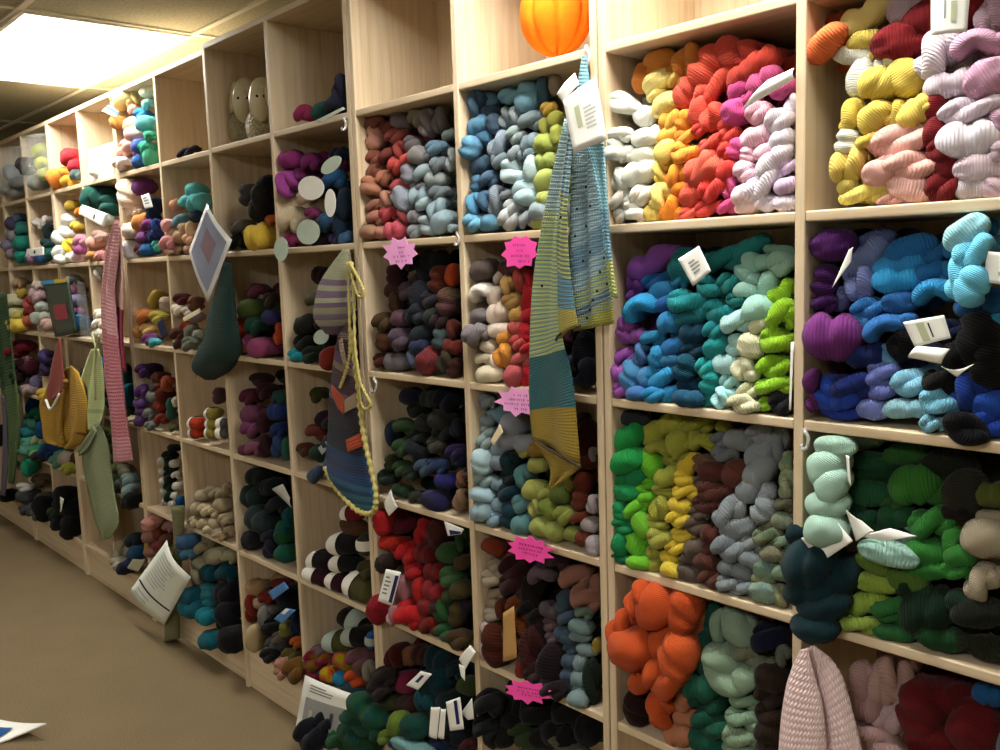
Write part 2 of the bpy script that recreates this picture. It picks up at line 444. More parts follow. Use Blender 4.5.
def build_yarn(limit=318):
    plain_sk = [k for k in SK if not k.band]
    vis = [k for k in plain_sk if -5 < k.x < 1005 and -5 < k.y < 755]
    keep = set(id(k) for k in sorted(vis, key=lambda k: -k.area*(4 if k.var else 1))[:limit])
    for noun, pool in (('skein', plain_sk), ('ball', [k for k in SK if k.band])):
        groups = {}
        for k in pool: groups.setdefault((k.cell, colour_name(k.col)), []).append(k)
        for (cl, cn), ks in groups.items():
            ks.sort(key=lambda k: k.y)
            for i, k in enumerate(ks):
                ph = CUBBY[cl]
                if noun == 'ball': base = cn + (' banded yarn ball' if k.band else ' yarn ball')
                else: base = cn + (' hand-painted yarn skein' if k.var else ' yarn skein')
                if len(ks) == 1: k.label = 'only %s in %s' % (base, ph)
                elif i == 0: k.label = '%s, uppermost of its colour in %s' % (base, ph)
                elif i == len(ks)-1: k.label = '%s, lowest of its colour in %s' % (base, ph)
                else: k.label = '%s, %s such from top in %s' % (base, ordinal(i), ph)
                k.group = '%s %ss in %s' % (cn, noun, ph)
    rest = []
    for k in SK:
        if k.band:
            kd, sd, M = k.lobes[0]
            o = link(bpy.data.objects.new('yarn_ball', proto_mesh('bean', sd, k.var))); o.matrix_world = M
            o.color = yarn_col(k.col, ROW_SHADE[k.cell[1]]); tag(o, k.label, 'yarn ball', k.group)
            bc, rng_ = k.band.split('_')
            xa, xb = {'m': (-.42, .42), 'l': (-.8, -.05), 'r': (.05, .8)}[rng_]
            Vv, Ff, Uu = [], [], []; nu, nv = 9, 20
            for i in range(nu):
                x = xa + (xb-xa)*i/(nu-1); R = max(1-abs(x)**2.4, 0)**0.5*1.07 + 0.03
                for j in range(nv):
                    th = 2*PI*j/nv; z, y = R*math.cos(th)*0.95 + 0.22*(0.4-x*x), R*math.sin(th)
                    Vv.append((x, y*(2.1 if y > 0 else 1), z)); Uu.append((i/8, j/nv))
            for i in range(nu-1):
                for j in range(nv): Ff.append((i*nv+j, (i+1)*nv+j, (i+1)*nv+(j+1) % nv, i*nv+(j+1) % nv))
            mesh_obj('label_band', Vv, Ff, BANDS[bc], o, Uu, True)
            continue
        if id(k) not in keep: rest.append(k); continue
        if len(k.lobes) == 1:
            kd, sd, M = k.lobes[0]
            o = link(bpy.data.objects.new('yarn_skein', proto_mesh(kd, sd, k.var))); o.matrix_world = M
        else:
            V, F, U = merged(k.lobes); org = V.mean(0)
            o = mesh_obj('yarn_skein', V-org, F, M_YARNV if k.var else M_YARN, uvs=U, smooth=True); o.location = org
        o.color = yarn_col(k.col, ROW_SHADE[k.cell[1]]); tag(o, k.label, 'yarn skein', k.group)
    V, F, U, Cc = [], [], [], []; off = 0
    for k in list(SK):                                  # the second layer of skeins lying behind the first
        if k.band or k.cell[0] > 5: continue
        kd, sd, M = k.lobes[0]
        M2 = M.copy(); y2 = max(M[1][3], 0.0) + 0.10
        if y2 > 0.2: continue
        M2[1][3] = y2
        for i in range(3): M2[i][1] = M[i][1]*min(1.0, (0.285-y2)/(2.2*max(abs(M[1][1]), 1e-4)))
        b_ = Sk(); b_.lobes = [(kd, sd, M2)]; b_.col = k.col; b_.cell = k.cell; rest.append(b_)
    for k in rest:
        v, f, u = merged(k.lobes, True); V.append(v); U.append(u); F += [tuple(i+off for i in t) for t in f]; off += len(v)
        Cc.append(np.tile(np.array(yarn_col(k.col, ROW_SHADE[k.cell[1]]), dtype=np.float32), (len(v), 1)))
    V = np.vstack(V); U = np.vstack(U); Cc = np.vstack(Cc)
    o = mesh_obj('yarn_skeins', V, F, M_YARNS, uvs=U, smooth=True)
    ca = o.data.color_attributes.new('yarn', 'FLOAT_COLOR', 'POINT'); ca.data.foreach_set('color', Cc.ravel())
    tag(o, 'mass of smaller yarn skeins packed in the cubbies further along the wall', 'yarn skeins', kind='stuff')
    
BANDS = {'w': plain('ball_band_white', 'd8d4cc', 0.6, .2), 'g': plain('ball_band_grey', '98a49c', 0.6, .2), 'c': plain('ball_band_cream', 'd8ccb0', 0.6, .2)}
# ------------------------------------------------------------------ what lies in each cubby
pack(1, 2, 'the white-to-lilac cubby', """
f4f0e6 626 105 36 20 -28|+ f4f0e6 646 116 22 20 0|f4f0e6 620 134 26 15 -12|f6f2ea 648 137 29 18 -4|f2eee4 616 151 24 22 -40|+ f2eee4 631 154 16 20 80
f2ecd8 645 155 25 17 5|f4f0e4 621 180 22 26 55|+ f4f0e4 640 173 34 22 4|e8e4da 620 200 24 17 15|e8dfd0 643 195 24 20 10|dcd8d0 621 216 14 16|f0ece0 635 212 24 19 -35
f2dc84 658 82 28 20 20|+ f2dc84 657 95 18 14|f2dc84 667 105 28 21 25|e8c868 677 79 16 18|f5d870 666 152 24 20 70|f4d468 661 171 22 16 80|f5da78 661 196 27 22 60|f2d468 654 214 20 16
e0a840 672 122 22 22 20|e8942e 686 121 20 18 60|e8b04a 670 135 24 15|ea9838 688 136 24 17 10|f0a23c 686 153 27 22 -10|ed9a2e 677 176 24 21 35|e88a20 681 190 18 14|f08c1e 672 208 27 22 50|ec8a20 682 216 13 14
c0702a 642 78 28 17 80|d08030 660 63 30 24 10|c98034 688 60 32 27 60|d08a38 674 72 16 14
d9533f 709 68 40 32 52|c84c3c 731 53 34 25 -75|dd5a48 686 93 26 23 40|d6523f 714 88 40 24 32|b83c30 748 54 26 32 80|b84034 742 76 28 22 20|c04030 762 62 30 24 10|e05848 699 110 28 18 80|da4c3a 713 117 28 23 70|d84438 728 124 18 17
d84c40 714 144 26 18 10|e0604c 702 167 36 27 42|+ e0604c 711 170 32 22 25|d84038 728 151 18 17|d43a34 727 171 22 18 40|e25844 692 195 25 21 60|d83c38 714 190 28 24 15|e65a48 691 213 22 13|e0433c 710 208 28 17 8|dc4a40 730 135 20 16|d8443c 700 130 16 12
c84a8a 736 112 26 24 10|b04078 740 91 22 20 30|c05080 764 81 32 22 25|c05088 784 89 24 17 20|d8508c 737 149 20 18 60|e0609c 731 187 23 16 70|e05090 728 207 20 16 5|b8447c 752 98 20 16
d8a0b0 759 113 24 22 10|e8bccb 757 137 31 20 5|e8b8c8 748 155 18 15 80|+ e8b8c8 765 152 20 16 20|e6b8ca 747 173 26 20 -60|f0d0d8 743 194 21 18 15|f0d0d4 749 206 24 17 5
dcd0de 780 121 27 24 10|e2d8e6 792 106 24 15 80|e6dcea 774 160 37 19 30|e6dcea 764 184 41 23 35|d8d0dc 782 140 22 19|d4bcdc 789 167 18 16|d0b4d8 786 186 20 16|e4d8e8 769 203 24 17|+ e0cfe6 786 203 22 16 0""")
pack(0, 2, 'the yellow-and-lilac cubby', """
dd6a35 826 43 40 24 42|803018 838 19 22 15 20|efe08e 866 17 48 26 27|+ efe08e 850 27 20 17|d9c35c 866 41 32 19 5|d9bf55 877 53 16 15|dfe0d0 853 55 34 16 -10|e6e8e0 860 78 36 22 78|e4e0d0 888 62 26 22 60
d9bf55 880 84 34 31 -30|e0c458 905 78 37 29 -62|d6bc52 852 116 33 24 65|dcc458 875 117 33 26 45|dcc458 896 114 27 21 60|e4cc60 918 111 36 25 22|d8c058 932 106 19 15|dcdcd0 848 142 26 22 80|d4b850 870 142 24 19|dcc060 850 165 36 33 35|e9d76c 866 194 46 22 5|d8c468 848 186 18 14
e8b4aa 903 140 58 30 6|e4aaa0 914 166 48 27 -8|e4aca4 881 172 31 24 10|e6b0a6 913 188 43 26 -15|d8a49c 888 160 18 12|d8a098 895 200 30 12
7a1c22 900 42 46 32 0|781c22 922 20 26 20 60
6a161c 948 16 70 34 3
701a20 936 106 30 18 80|701a20 936 132 30 22 70|6e181e 944 150 28 24|701a20 950 168 26 22|741c20 944 188 31 28
b8a4b0 906 10 30 28|a890a0 990 14 40 26 80
e0d6e2 938 54 46 38 55|d4c4d2 952 84 44 25 5|c79bb8 976 49 42 36 0 c|c494b0 988 78 40 32 28|c090b0 999 44 20 16 80|d0c0d0 972 110 52 25 3|c49cb8 998 123 26 18 80|e2dce8 970 140 52 37 0 h|d4c0cc 980 168 40 25 0|c8b0c0 997 152 20 14 80|d8ccd6 975 192 34 23 0|d0b4c4 994 189 20 24 60""")
pack(1, 3, 'the turquoise-and-lime cubby', """
8a4aa8 650 264 46 24 25|+ 8a4aa8 669 254 22 18 -20|6a3080 637 284 20 18|7a3a90 636 298 18 17|8e4aa0 627 330 26 20 70|+ 8e4aa0 638 336 15 13|a055b8 625 356 21 17 5|a055b4 621 373 19 18|9a50ae 622 390 17 16
2a9ad8 643 311 38 32 25 c|1a5f9c 658 280 30 16 10|2a80b8 665 290 27 17|1e60a8 668 303 22 15|2a84c0 672 322 25 21
2480b0 653 338 23 17|2a78bc 675 346 25 17|4a78b0 641 354 22 15 80|2a88c0 657 357 20 16 60|2a6c98 670 361 22 13|4a8cc0 633 376 29 25 60|+ 3f74b0 646 377 20 16 80|4070b0 636 394 18 14|2a90c8 662 376 35 24 15|2488c0 653 395 24 15|1e80b8 672 394 24 16
123c56 694 334 25 20|143a52 695 350 25 15|14465c 687 368 27 24 70|10344e 692 386 26 16|1c5070 688 399 28 16
1a6e74 686 266 34 30 70|208080 724 260 46 24 10|+ 165a5e 752 247 34 18 20|1d7f84 712 288 27 21 -20|1e8484 730 283 22 20|1f8c94 691 304 41 26 -15|1c6a78 690 319 27 14|1c8288 720 312 31 23 -10|187070 738 300 21 15|1a78a0 680 282 15 15|1a7078 705 302 18 14
1f8a92 715 331 21 20|1c9296 717 347 25 20 30|1f9c9c 707 368 20 20|1c9090 711 382 24 20 75|1a8a8e 710 399 21 16
9cd0c4 750 268 28 24 60|+ 9cd0c4 753 280 16 14|98ccbc 764 263 18 16|a0ccbc 781 264 25 24 0|7aa898 779 250 27 12|a4d8cc 747 291 23 17 -5|98ccbc 768 285 26 18 80|a8dcd0 759 309 29 25 10|b0e0e0 737 322 29 24 10
a8dcdc 736 345 22 17 80|b4e4e8 726 364 23 21 0|a0d8d8 730 382 18 17|a8e4e8 722 398 22 19 80|+ a8e4e8 731 394 14 12
d4d8b0 760 325 19 15|dcdcb8 752 346 25 23 -20|d8d8b8 745 368 26 24 70|+ d8d8b8 753 374 14 14|c4c8a0 750 391 23 17|d4d4b0 744 404 29 18 -10
8cc020 783 294 30 23 42|90c428 781 314 31 25 30|8cbc24 791 320 18 12 80|8cbc24 776 341 29 26 -15|88b820 790 340 15 13|88bc20 775 367 33 23 5|90c82c 774 386 33 19|88c020 767 404 15 15|14161c 782 403 23 23 0""")
pack(0, 3, 'the purple-and-blue cubby', """
4a1c5c 833 245 38 28 5|3e1850 826 281 31 24 80|441c58 824 303 22 20|6a2a70 833 338 48 44 0 h|5a2460 812 381 24 16 80|5a2460 814 402 20 15 80
4c5688 872 243 40 20 20|7484b8 868 257 40 26 32|7480b8 863 283 36 28 60|5c6498 840 299 25 19 75|6c78b0 852 270 24 15 70
226aa8 910 249 44 24 18|2e90d0 901 265 46 22 12|2a9cdc 900 280 44 26 5 h|1f64a0 936 253 26 20 20|2470b0 931 271 25 18 15|2a84b8 946 271 20 14 80|2c90cc 935 296 38 34 10 c
2a70b4 870 308 32 20 5|205898 900 303 30 20 0|3a80c0 862 322 22 17|2a6cb4 886 331 40 32 20 c|+ 2a6cb4 900 322 28 14 10
9cdcec 966 233 40 26 38 d-1|2878b0 954 249 17 16|6cc8ea 974 252 38 30 42 d-2|+ 6cc8ea 961 275 46 26 75 d-2|+ 84dcf0 972 286 38 29 60 d-3|2c6cb0 968 306 22 18|4a9cc0 997 247 22 16 80|1f5c98 994 301 24 20 70|2a80b8 984 228 22 20
1a2860 866 355 36 25 0|1c2c70 852 386 38 27 5|1e46b0 830 393 33 28 60|+ 1e46b0 845 399 26 20 0|20389c 843 412 38 15 0
5a90b8 890 355 24 16 -60|6a78c0 884 370 27 21 0|6470b8 880 386 30 26 -20|7080c4 874 409 28 19 5|84c4e4 910 383 33 25 10|90c0d0 901 409 30 19 5|80b4c8 921 409 22 18|7cc8e8 940 402 33 26 -20|7ab4cc 932 424 20 18 0
0e1016 902 343 34 25 80|0e1016 962 356 40 33 45|0c0e14 940 381 28 26|0a0c14 980 341 50 42 60|0c0e14 988 362 48 32 80|0e1118 966 429 40 28 -25 d-1
16388a 970 391 36 31 60|1c48a8 992 405 32 24 10|1a3c9c 990 424 42 24 0|2a98c8 994 323 18 15 40|141830 930 352 24 18|141c3c 950 330 30 20""")
pack(1, 4, 'the green-to-grey cubby', """
2c3438 634 419 28 15 0|1f9a4a 630 438 29 24 18|1f9a4a 629 461 36 24 22|1f9058 638 476 24 20 32|1c8c50 623 480 16 14|1f9a58 626 492 26 17 5|1f9458 621 510 21 17 80|1c8c54 624 526 23 17|189058 622 543 25 19 80|167a50 624 558 23 11
6cc628 651 464 32 23 -50|6cc628 650 483 17 11 0|70cc2c 645 495 22 18 -20|70cc30 635 509 24 20 20|78c832 645 503 16 11|78c832 643 525 26 19 -60|70cc30 636 542 29 22 -35|78c830 645 555 16 9|74c82c 639 563 23 13 -5
a8aa3c 655 435 27 25 60|a8aa3c 673 424 29 20 5|a4a63c 660 452 28 24 0 c|a8aa40 680 443 28 24 60|949634 698 425 29 17 5|a0a23c 693 440 20 16 60|a8aa3c 704 446 28 24 0 c|949634 723 427 13 12|98983c 682 457 18 13|a0a040 672 462 19 10
a8ac40 668 477 25 19 25|b0b044 665 491 24 12|a8aa40 661 508 27 21 75|a0a43c 657 523 24 15 -10|a8aa48 661 538 26 21 5|a4a840 655 553 16 15|a0a43c 656 565 15 13
e8c832 689 465 27 17 48|e8c832 684 479 20 15|e8c832 686 492 24 15 5|e8ca38 680 506 22 15|e8cc38 679 519 24 17 5|ecd03c 684 535 24 15 0|e8c834 677 548 22 15 5|e8cc38 670 558 18 13|ecd040 671 570 19 15
7a5848 706 464 31 17 0|5a3028 714 472 28 18 0|6a3c34 736 474 27 24 60|685048 702 482 14 13|5c342c 716 491 32 19 5|605048 700 514 18 13|553029 709 504 32 17 5|645448 696 526 22 17|5a302a 711 535 18 18|6a5c50 696 548 22 18|5a302a 712 549 19 13|5c4c44 690 559 18 11|5a362e 707 562 24 20|685c54 690 573 25 15 -5|60382f 712 578 25 19 10
707880 722 441 19 17|7c848c 725 454 24 16|889096 740 441 28 21 -10|8a9098 764 434 32 20 0|7e868c 780 446 40 17 82|98a2aa 761 455 34 25 50|+ 98a2aa 760 472 35 27 42|+ 9aa4ac 750 489 28 24 58|98a0a8 768 495 22 18 60
98a2aa 730 512 37 25 42|889298 738 528 33 19 20|828c94 731 548 34 27 5|8a949a 754 544 22 18|9aa4ac 764 510 27 22 60|88929a 752 559 24 17 -20|848e94 729 568 20 15|808a92 743 572 22 17|8a949a 730 585 24 18|88949c 748 588 20 19
a0a888 787 462 22 14 80 v|a8b090 787 484 30 16 80 v|6a6854 784 505 18 14|70745c 768 522 22 16|9aa088 783 521 20 17 v|7c8468 768 537 26 19 v|90a488 784 542 20 16 v|8a8870 772 554 20 17|8c9478 786 558 15 14 v|7c9a84 768 569 26 18 v|8a9470 764 579 22 14|7c9070 782 574 16 15 v|88a08c 766 592 28 20 v|90906c 782 596 23 17 80 v""")
pack(0, 4, 'the mint-and-forest cubby', """
b4dccb 835 447 34 20 0 d0|+ b4dccb 828 468 40 34 58 d0|+ b8e0d0 833 486 38 30 70 d-1|+ b8e0d0 828 505 36 28 10 d-1|+ c0e6d8 826 530 36 33 10 d-2
0c3038 798 534 24 20 60 d1|+ 0c3036 811 564 46 46 0 d-1|+ 0a2428 835 574 42 40 0 d1|+ 0c3036 809 593 44 24 5 d-2|+ 0c3034 824 606 46 26 20 d-2|+ 0c2e32 815 628 40 27 5 d-3
1c4a2c 875 462 52 18 0|183c24 872 475 48 20 3|24583a 866 492 44 25 0|1c4a30 861 516 34 24 0|1e4428 881 525 28 20 80|1c4a2c 897 517 30 22
36782c 916 484 44 37 10|306c2a 938 492 26 22 60|305c28 894 503 22 16|2c5c28 908 455 40 22
348434 932 523 38 30 20|+ 3c8c38 925 553 38 26 8|+ 38883a 923 568 34 22 -10|+ 388838 938 570 28 15 0|3a8838 954 543 32 25 70|+ 3a8838 960 556 25 22 0|+ 3a8838 955 571 26 17 0
a0ccc0 888 554 48 21 -8 d0|98c4b8 914 521 22 17 60
607c30 877 565 36 17 -15|94b044 878 583 37 19 0|9ab848 867 602 37 21 15|98b44c 860 624 35 19 0|54742c 908 580 32 22 0
34783a 892 607 36 23 10|2e7038 894 617 32 16 0|2f6c3a 894 633 33 15 -5|142c1c 927 611 42 42 0|1c4424 941 639 39 23 -5|1c2018 978 614 42 28 10|24281c 986 648 52 22 -4|163020 962 603 26 22|183420 915 590 30 26
2c2c24 965 492 46 36 80|586428 991 495 28 24|201818 960 513 32 16|1c2018 950 466 46 30 0
b4a890 989 539 42 38 0|+ b4a890 991 518 24 16 0|+ c0b49c 982 583 38 27 60|+ c0b49c 996 574 18 15 0""")
pack(1, 5, 'the orange-and-sage cubby', """
d8561f 643 600 38 32 70 d0|+ d8561f 655 607 46 36 70 d0|+ c04c20 684 610 42 32 60 d2|+ d8561f 622 628 40 26 60 d0|+ e06428 633 647 44 40 20 d-1
dc5c22 670 642 44 34 48 d1|+ dc5c22 678 657 46 36 58 d0|+ d8561f 668 677 44 40 20 d0|+ d4521f 640 680 28 22 70 d1|+ c84c20 662 710 36 30 85 d1
2c1018 637 708 32 25 75|c8805c 698 624 42 20 72|c8805c 684 700 26 17 70|c8805c 688 718 26 16 0|c88460 680 734 28 22 0
1c5444 712 622 42 18 80|1c5444 702 644 28 21 80|1c5444 700 664 30 23 80|226450 700 686 33 30 0|174838 708 703 34 26 0|1c5846 712 724 36 26 0|1c5c48 708 742 36 22 0
98b49c 720 628 38 20 82|+ b8d4b8 741 629 36 30 -42|+ b4d0b4 740 618 30 18 -20|90a890 720 656 30 25 0|888c74 744 654 28 21 0|a4c4a8 727 672 50 38 -30|+ a0c0a4 746 680 22 24 60|88a888 746 702 28 16 0|90b498 744 719 32 20 0|98b498 738 736 36 21 5|90b094 740 750 32 14 0
141c34 771 640 34 32 0|32241c 772 678 28 25 0|30221a 770 696 26 23 0|32241c 770 714 26 22 0|30221a 770 733 26 22 0|32241c 770 752 24 20 0
70786a 783 656 22 15 75|7c8470 766 666 22 15 0|4a5044 756 640 20 16""")
pack(0, 5, 'the pale-pink and dark-red cubby', """
c49c98 864 684 42 31 80|c09894 864 707 30 28 0|c8a098 883 684 58 26 82|b08c84 905 684 52 24 82|d8b8c0 888 719 30 27 40|d4acac 879 741 42 26 -20|d0b0b8 902 708 14 13
6a161c 922 712 60 42 78|+ 6a161c 940 697 52 32 10|6a161c 974 728 48 42 60|601418 938 742 54 28 10|581418 968 700 40 26 0
1c5c98 991 694 28 24 0|8890a0 998 740 32 16 80|501418 960 752 44 24""")
pack(2, 2, 'the steel-blue and sage cubby', """
46617a 476 102 25 17 80|445a70 490 113 20 14|6a94b0 490 100 18 15 -20|86bcd6 510 85 20 15 5|+ 86bcd6 511 96 26 15 -8|+ 86bcd6 529 90 20 20 0|+ 86bcd6 528 101 24 20 0|4a6a80 543 90 25 16 80|a09080 555 82 20 12 80
8c98a0 506 118 20 14 80|8c98a0 516 115 19 14 75|788890 531 121 24 20|5888a8 478 126 20 17|485c74 495 124 19 16 80|46708f 485 139 18 16|5a8cac 470 148 22 19 70|8494a4 500 145 28 21 48|94a4a4 517 136 20 18|7c909c 531 144 19 18|88949c 516 154 16 15
b8943c 549 109 15 14|8c8c40 547 127 19 16 70|90903c 555 120 17 14 70|94a04c 545 145 20 20|a0a84c 556 135 20 12 80|a0b060 546 161 20 17|a0ac5c 545 181 23 19 60|a8b464 543 203 23 17 65|a8b464 540 222 15 14
3f566c 481 166 20 17|4a6480 489 180 20 18|4a7494 478 184 17 14 80|5088ac 475 205 23 19 70|42607c 486 201 20 16 80|70b0d0 474 223 21 18 -10|5c8cac 490 223 20 17|7c8894 496 201 30 18 78|8c949c 508 195 15 12
b0c8cc 514 174 30 24 -45|+ 98b4bc 532 169 26 17 80|a8c4cc 526 189 26 17 0|+ a8c8d4 528 198 26 17 -5|b4bcc0 514 208 20 18|b0b4b4 511 220 23 22|8c949c 528 220 18 17
90a0a8 540 212 20 18|788890 500 160 18 16|6c8088 532 156 16 14""")
pack(2, 3, 'the white-to-red cubby', """
605450 483 270 24 20|e8e4dc 482 295 24 23 20 c|d4c0b0 496 297 21 16 80|c8b8ac 501 277 15 14|c09858 508 286 19 15 80|c09858 512 301 20 15|c89c54 517 315 15 14|7c7478 480 316 18 15|7c7478 475 335 24 22 20
e8d4c4 499 313 23 20 10|+ e8d4c4 498 330 24 15 5|e8d8c0 489 346 17 15|d8ccb4 485 359 20 13|e8dcc0 490 374 28 17 0|f0e0d4 496 361 17 12 80|d89038 505 338 16 13|d89038 505 355 25 22 70|a04038 522 280 25 18 75|c05450 517 328 16 15|b84c4c 519 343 17 15|c05c5c 521 360 20 18|b8545a 514 376 23 19 70
b81c28 530 285 27 13 80|b81c28 529 301 25 14 80|b01c28 529 316 16 14|b81c28 526 333 20 14 80|b01c28 528 349 16 14|c01c30 527 375 23 15 80|5c3c3c 508 270 18 16|703030 520 268 20 14
4a2830 571 337 20 14 80|44507c 574 361 15 13|3c4470 577 379 15 13|181820 583 352 40 18 82|181c28 586 373 30 16 82|2c2030 560 345 40 18 82|201c24 562 372 26 18 80""")
pack(2, 4, 'the ice-blue and olive cubby', """
8c98a0 487 402 16 15|7ca0b4 497 415 20 17|8898a0 488 421 14 13|98a8ac 489 432 16 15|a4b8bc 485 442 16 15|b0ccd4 482 462 23 21 70|9ca0ac 512 432 35 26 75|+ 9ca0ac 525 443 22 18 0|8898a0 502 448 21 19|8490a0 500 463 22 15|9cb4b8 485 480 20 15|84a0b0 500 484 18 13
b0d0e0 482 495 23 15 -5|a0c0d0 492 501 14 13|9cb8c4 482 512 21 19|90b0c8 493 518 20 17|88a8b8 500 505 17 15|142c30 511 464 25 21 80|10262c 511 478 22 16|183444 511 494 24 21|1c3e4c 511 515 26 20 80
548484 524 477 23 19 70|5c8c90 523 504 21 19|64989c 524 524 24 20|a8a050 524 451 16 13|907020 538 450 18 16|a8ac58 538 465 18 17|acb058 534 491 21 20|b0b464 538 507 21 18 70|84943c 550 509 23 18 -60|9ca04c 545 495 15 14|5c6c2c 562 495 21 19|a8b45c 544 528 26 20|+ 94a848 556 530 22 20 0|949c48 566 516 23 19|8c9444 573 534 16 15|80742c 571 483 17 13 80
4a2018 586 442 42 18 82|6c2c1c 584 482 22 18 80|68301f 581 500 22 18 80|74341f 580 518 19 16|74341f 584 539 16 15|5a2820 586 462 22 16|5c5850 581 423 20 16 80|b4aca8 592 456 18 10 80|b8acb4 593 504 19 14 80|b4a8a8 590 525 16 15|b8b0b8 593 546 19 14 80|3c3020 575 445 24 18 80|484420 574 466 24 16""")
pack(2, 5, 'the beige-and-maroon cubby', """
8c3818 493 547 22 15|8c5034 506 555 16 15|b8a890 495 567 15 14|b4a48c 491 579 20 16|+ b4a48c 499 575 18 16|b4a088 497 594 18 15|b09c84 493 602 13 13|b8a898 493 615 22 13 5|dcbcb8 490 630 18 14|d8b4b0 486 646 30 12 80
3a1a1e 515 570 28 25|+ 3a1a1e 515 586 30 24 0|201014 532 590 32 20 78|1c0e10 532 612 26 22|6a3414 520 607 25 23|6a3414 527 624 32 28 75|5c2c12 503 609 21 16 70|4c200c 496 645 42 26 82|5c2a10 520 640 32 28|a03830 521 669 19 13 80|3c1810 532 655 56 24 85|2c1418 538 676 27 24
705c6c 544 577 30 28 20 c|604c5c 557 561 20 17|5c5058 551 611 22 15|6c5458 551 625 17 14|7c646c 554 639 16 15|a87464 575 577 33 25 15|+ a87464 586 598 28 25 -10|a07060 596 586 22 12 80
3c5060 565 603 24 17 80|44586c 568 618 20 17|44586c 565 633 20 14|485c70 568 637 20 16|485c70 571 649 15 13|4c6078 570 661 16 14|4c6078 568 675 14 13|4c6078 566 688 16 14|7c9898 580 627 22 15|708878 584 612 17 14|7c9898 580 637 22 10|88a0a4 587 650 20 11|88a0a4 581 663 19 14 70|88a0a4 581 678 18 17|849ca0 577 700 18 15|88a0a4 580 690 14 11
1c2820 592 682 46 18 84|a89040 597 646 15 10 80|241a20 550 668 50 24 84|241a20 552 690 26 20|2c1c20 540 630 30 18 80""")
pack(2, 6, 'the black-and-forest cubby', """
0c1014 488 704 26 25|0e1216 500 735 30 24|0c1014 516 708 26 22|101418 540 716 40 28|0c1014 570 714 34 28|384c2c 530 746 22 15|101818 560 736 36 24|35472a 522 733 26 23|5a5a48 570 748 40 16|0e1214 513 722 24 20|10141a 588 730 24 30|0c1010 545 740 30 18|14181c 485 728 22 22""")
pack(3, 2, 'the terracotta-and-grey cubby', """
c89080 376 137 25 19 80|7c4a3c 374 121 22 13|9c5048 397 136 25 15|804038 389 127 22 12|7c3c38 388 156 18 16|905444 376 159 18 16|a04440 400 151 19 14 80|c4504c 407 160 14 13|905848 376 172 18 16|b87860 385 178 16 15|c4504c 398 166 19 17|c05058 401 186 22 13|b07860 371 187 24 18 -30|b4806c 386 200 18 15 80|a87060 374 206 17 12|b07464 376 218 20 16|b84850 389 215 19 17|a07860 370 232 20 15|ac7464 383 233 14 13|c05060 397 230 24 19 15|8c3c40 404 218 20 15 80
7c7278 401 118 25 18 -35|8a8270 418 118 18 17|7c7274 428 123 26 19 80|74706c 440 120 25 16 80|7c7478 413 144 19 16|8c8888 419 156 21 18|848490 409 174 19 16 80|6888a0 437 148 24 16|748088 439 165 17 16|8c9ca4 424 174 21 19|909a9c 436 180 22 15|8c9498 451 160 22 10 80|788480 449 135 15 10|808088 419 187 18 10|707078 431 157 14 13
8c94a4 404 199 27 20 -45|98b0bc 421 196 22 20 20|727c84 440 193 22 15|a0b8c0 427 205 22 17|8ca4b0 438 209 24 18 50|+ 8ca4b0 443 222 24 20 30|7c7880 415 217 14 13|8c949c 416 232 18 14|98a4ac 428 226 22 17 -50|90a4ac 454 228 15 8""")
pack(3, 3, 'the dark plum cubby', """
3c2024 395 276 21 16 80|4a2a20 393 290 15 14|4c3c48 408 292 19 18|3c2818 396 303 20 14 80|22242c 425 273 26 22 80|2a2e38 422 296 30 22 80|2c2024 411 263 18 16|181a20 434 260 26 18|5c2c20 440 280 27 21 80|c04c20 452 275 22 13 80|5c3a40 448 302 27 21 80 v|4a3822 384 323 22 19|644450 401 319 20 17|2c3040 411 316 16 15|282c34 420 314 21 20|222a34 422 334 24 17|2c3630 432 316 16 15|544858 400 340 23 21 v|4a2c1c 384 342 19 16 80|2c3450 420 346 20 15|48585c 441 338 22 16 80|5c2c28 453 329 19 13 80|6a2824 453 347 19 15|4a2018 381 361 16 14|6c6870 397 362 25 18|4a5068 414 358 19 14 80|6c2c30 429 361 28 22 42|3a3428 446 361 24 17 80|402420 454 368 19 13 80|2c2830 432 300 22 18|342428 440 322 20 16""")
pack(3, 4, 'the dark green and navy cubby', """
241e34 410 397 19 17|202a24 431 399 22 17|161a24 447 400 25 23|181c18 417 410 22 15|1e2838 393 434 26 15 80|2c4424 405 427 26 17|1e2024 426 424 20 17|2a2c28 440 421 22 20|242838 456 428 19 12 80|304a28 402 448 19 17|20262a 417 450 25 21 -50|44443c 437 445 20 17|2a2048 455 453 18 16|2c3420 392 463 17 14 80|30502c 402 469 17 15|2c3a34 387 478 19 15|44566c 425 468 20 17|2c3c64 437 467 20 17|2a2a74 446 481 22 15|7c5844 461 480 17 10 80|283430 411 474 15 14|203824 402 491 19 12|383830 417 497 18 13|22224a 435 501 26 18|8c7058 460 500 23 14 80|1c2024 444 432 22 18|1c2220 420 437 20 15""")
